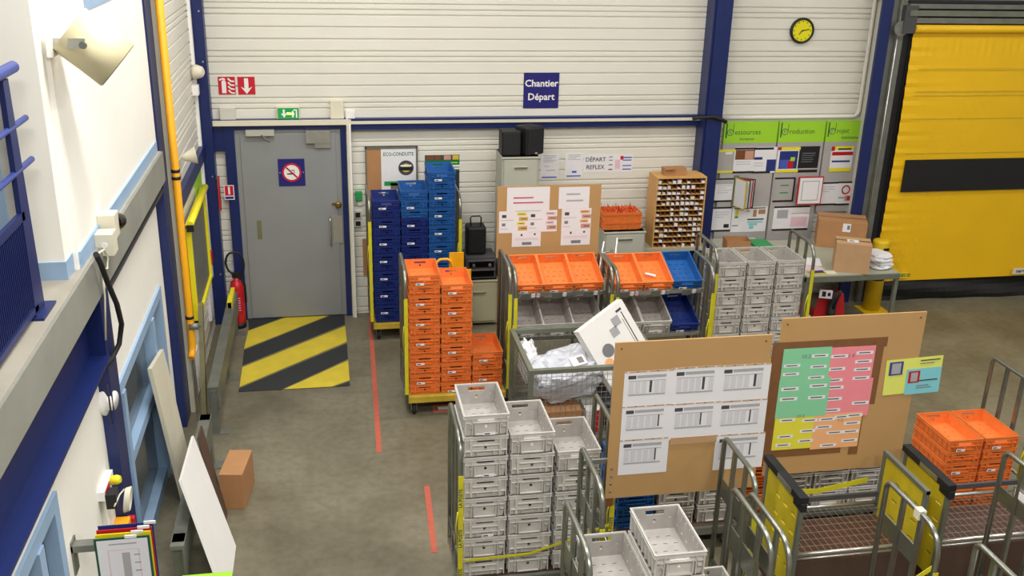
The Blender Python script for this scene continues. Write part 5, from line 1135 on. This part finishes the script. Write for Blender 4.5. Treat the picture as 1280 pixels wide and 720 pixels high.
# power strip, plug, adapter, coil
t = thing('power_strip', 'white and red power strip with plugs on the office wall', 'power strip', tuple(at(0, XO, 127, 608))); 
m = MB(); m.box(0, .04, -.12, .14, -.03, .03, 'white'); m.box(.04, .043, -.10, .02, -.02, .02, 'sign_red'); m.build('strip', t)
m = MB(); m.lathe([(.028, 0), (.03, .04), (.02, .06)], (.04, .06, .0), (1, 0, .1), 'frame_yellow', 14); m.build('yellow_plug', t)
m = MB(); m.box(.04, .1, -.12, -.03, -.09, .01, 'black'); m.build('adapter', t, bevel=.005)
t = thing('cable_coil', 'coil of white cable hanging on the blue column', 'cable', tuple(at(0, XO+.12, 157, 625))); m = MB()
for q in range(4): m.tube([(.008*q+.01*math.sin(a*PI/8), .055*math.cos(a*PI/8)+.004*q, .075*math.sin(a*PI/8)) for a in range(16)], .0055, 'cream', 6, closed=True)
m.tube([(0, .0, .075), (-.01, -.08, .09), (-.03, -.16, .06)], .005, 'cream', 6); m.build('coil', t)
t = thing('handset_holder', 'yellow and red scanner handset on the office wall above the folder rack', 'scanner', tuple(at(0, XO, 143, 662))); m = MB(); m.box(0, .09, -.03, .07, -.05, .05, 'pipe_yellow'); m.build('body', t, bevel=.01)
m = MB(); m.box(.02, .11, .07, .11, -.04, .03, 'red'); m.build('trigger', t, bevel=.008)
m = MB(); m.box(.02, .07, -.06, -.03, -.06, .05, 'black'); m.build('cradle', t, bevel=.006)
# document folder rack facing the camera
Yf = 4.72; A = at(1, Yf, 120, 677); B = at(1, Yf, 184, 665)
t = thing('document_rack', 'wall rack of coloured document sleeves with a white form in front', 'document holder', (A.x, Yf, .75)); x1_ = B.x-A.x; zt_ = A.z-.75
m = MB(); m.box(XO-A.x, -.01, .0, .06, zt_-.06, zt_-.02, 'steel_dull'); m.box(XO-A.x, XO-A.x+.01, .0, .08, zt_-.2, zt_, 'steel_dull'); m.build('wall_arm', t)
for q, k in enumerate(('teal_dark', 'frame_yellow', 'red', 'navy')):
    m = MB(); T = Matrix.Rotation(R(-7), 4, 'Y') if 0 else Matrix.Identity(4); m.box(-.012+q*.004, x1_+.008+q*.004, q*.022, q*.022+.006, 0, zt_+.012+q*.012, k)
    if q == 0: m.box(0, x1_-.004, -.0015, 0, .0, zt_, 'paper'); m.box(.06, x1_-.06, -.002, -.0015, zt_-.03, zt_-.022, 'ink_light'); m.box(.05, x1_-.05, -.002, -.0015, .05, zt_-.06, 'ink_pink'); m.box(.055, x1_-.055, -.0025, -.002, .055, zt_-.065, 'paper'); m.box(.12, .16, -.003, -.0025, .08, zt_-.08, 'silver_panel'); [m.box(.18, .21, -.003, -.0025, zt_-.10-.05*j, zt_-.095-.05*j, 'ink_mid') for j in range(6)]
    m.box(x1_*.55-q*.0+q*.03, x1_*.55+.06+q*.03, q*.022-.001, q*.022+.007, zt_+.004+q*.012, zt_+.02+q*.012, 'white'); m.build('sleeve', t)
# things seen inside the office window
boxx('orange and white poster inside the office window', 'window_poster', 'poster', 6.95, 7.25, .95, 1.32, XO-.3, XO-.29, 'paper')
boxx('dark office cupboard behind the glazing', 'office_cupboard', 'cupboard', 6.0, 7.9, 0, 1.0, XO-.9, XO-.5, 'dark_grey')

# ============================================================ lighting
def lamp(x, y, z, sx, sy, e, n):
    t = thing('ceiling_light', 'long fluorescent batten hanging from the ceiling', 'lamp', (x, y, z), group='fluorescent battens on the ceiling'); m = MB(); m.box(-sx/2, sx/2, -sy/2, sy/2, .03, .1, 'white'); m.build('batten', t)
    m = MB(); m.tube([(-sx/2+.03, 0, .0), (sx/2-.03, 0, .0)], .02, 'tube_light', 8); m.build('tube', t)
    m = MB()
    for q in (-sx/3, sx/3): m.tube([(q, 0, .1), (q, 0, 7-z)], .006, 'steel_dull', 6)
    m.build('suspension_rod', t)
    l = bpy.data.lights.new('lamp', 'AREA'); l.shape = 'RECTANGLE'; l.size = sx; l.size_y = sy*1.5; l.energy = e; l.color = (1, .985, .96)
    lo = bpy.data.objects.new('lamp', l); C.objects.link(lo); lo.location = (x, y, z-.03)
for x, f_ in ((-.1, 1.4), (2.9, .95), (6.2, .7), (9.4, .55)):
    for y, g_ in ((.6, 1.9), (4.8, 1.1), (8.4, .8)): lamp(x, y, 5.7, 1.6, .25, 72*f_*g_, 0)
lamp(-.55, 6.7, 5.6, 1.2, .25, 26, 0)  # extra unseen batten, added to brighten the left wall
l = bpy.data.worlds.new('world'); bpy.context.scene.world = l; l.use_nodes = True; l.node_tree.nodes['Background'].inputs[0].default_value = (.9, .95, 1, 1); l.node_tree.nodes['Background'].inputs[1].default_value = .3
sc = bpy.context.scene; sc.view_settings.view_transform = 'Standard'; sc.view_settings.look = 'None'; sc.view_settings.gamma = 1; sc.view_settings.use_curve_mapping = False; sc.view_settings.exposure = 0.0
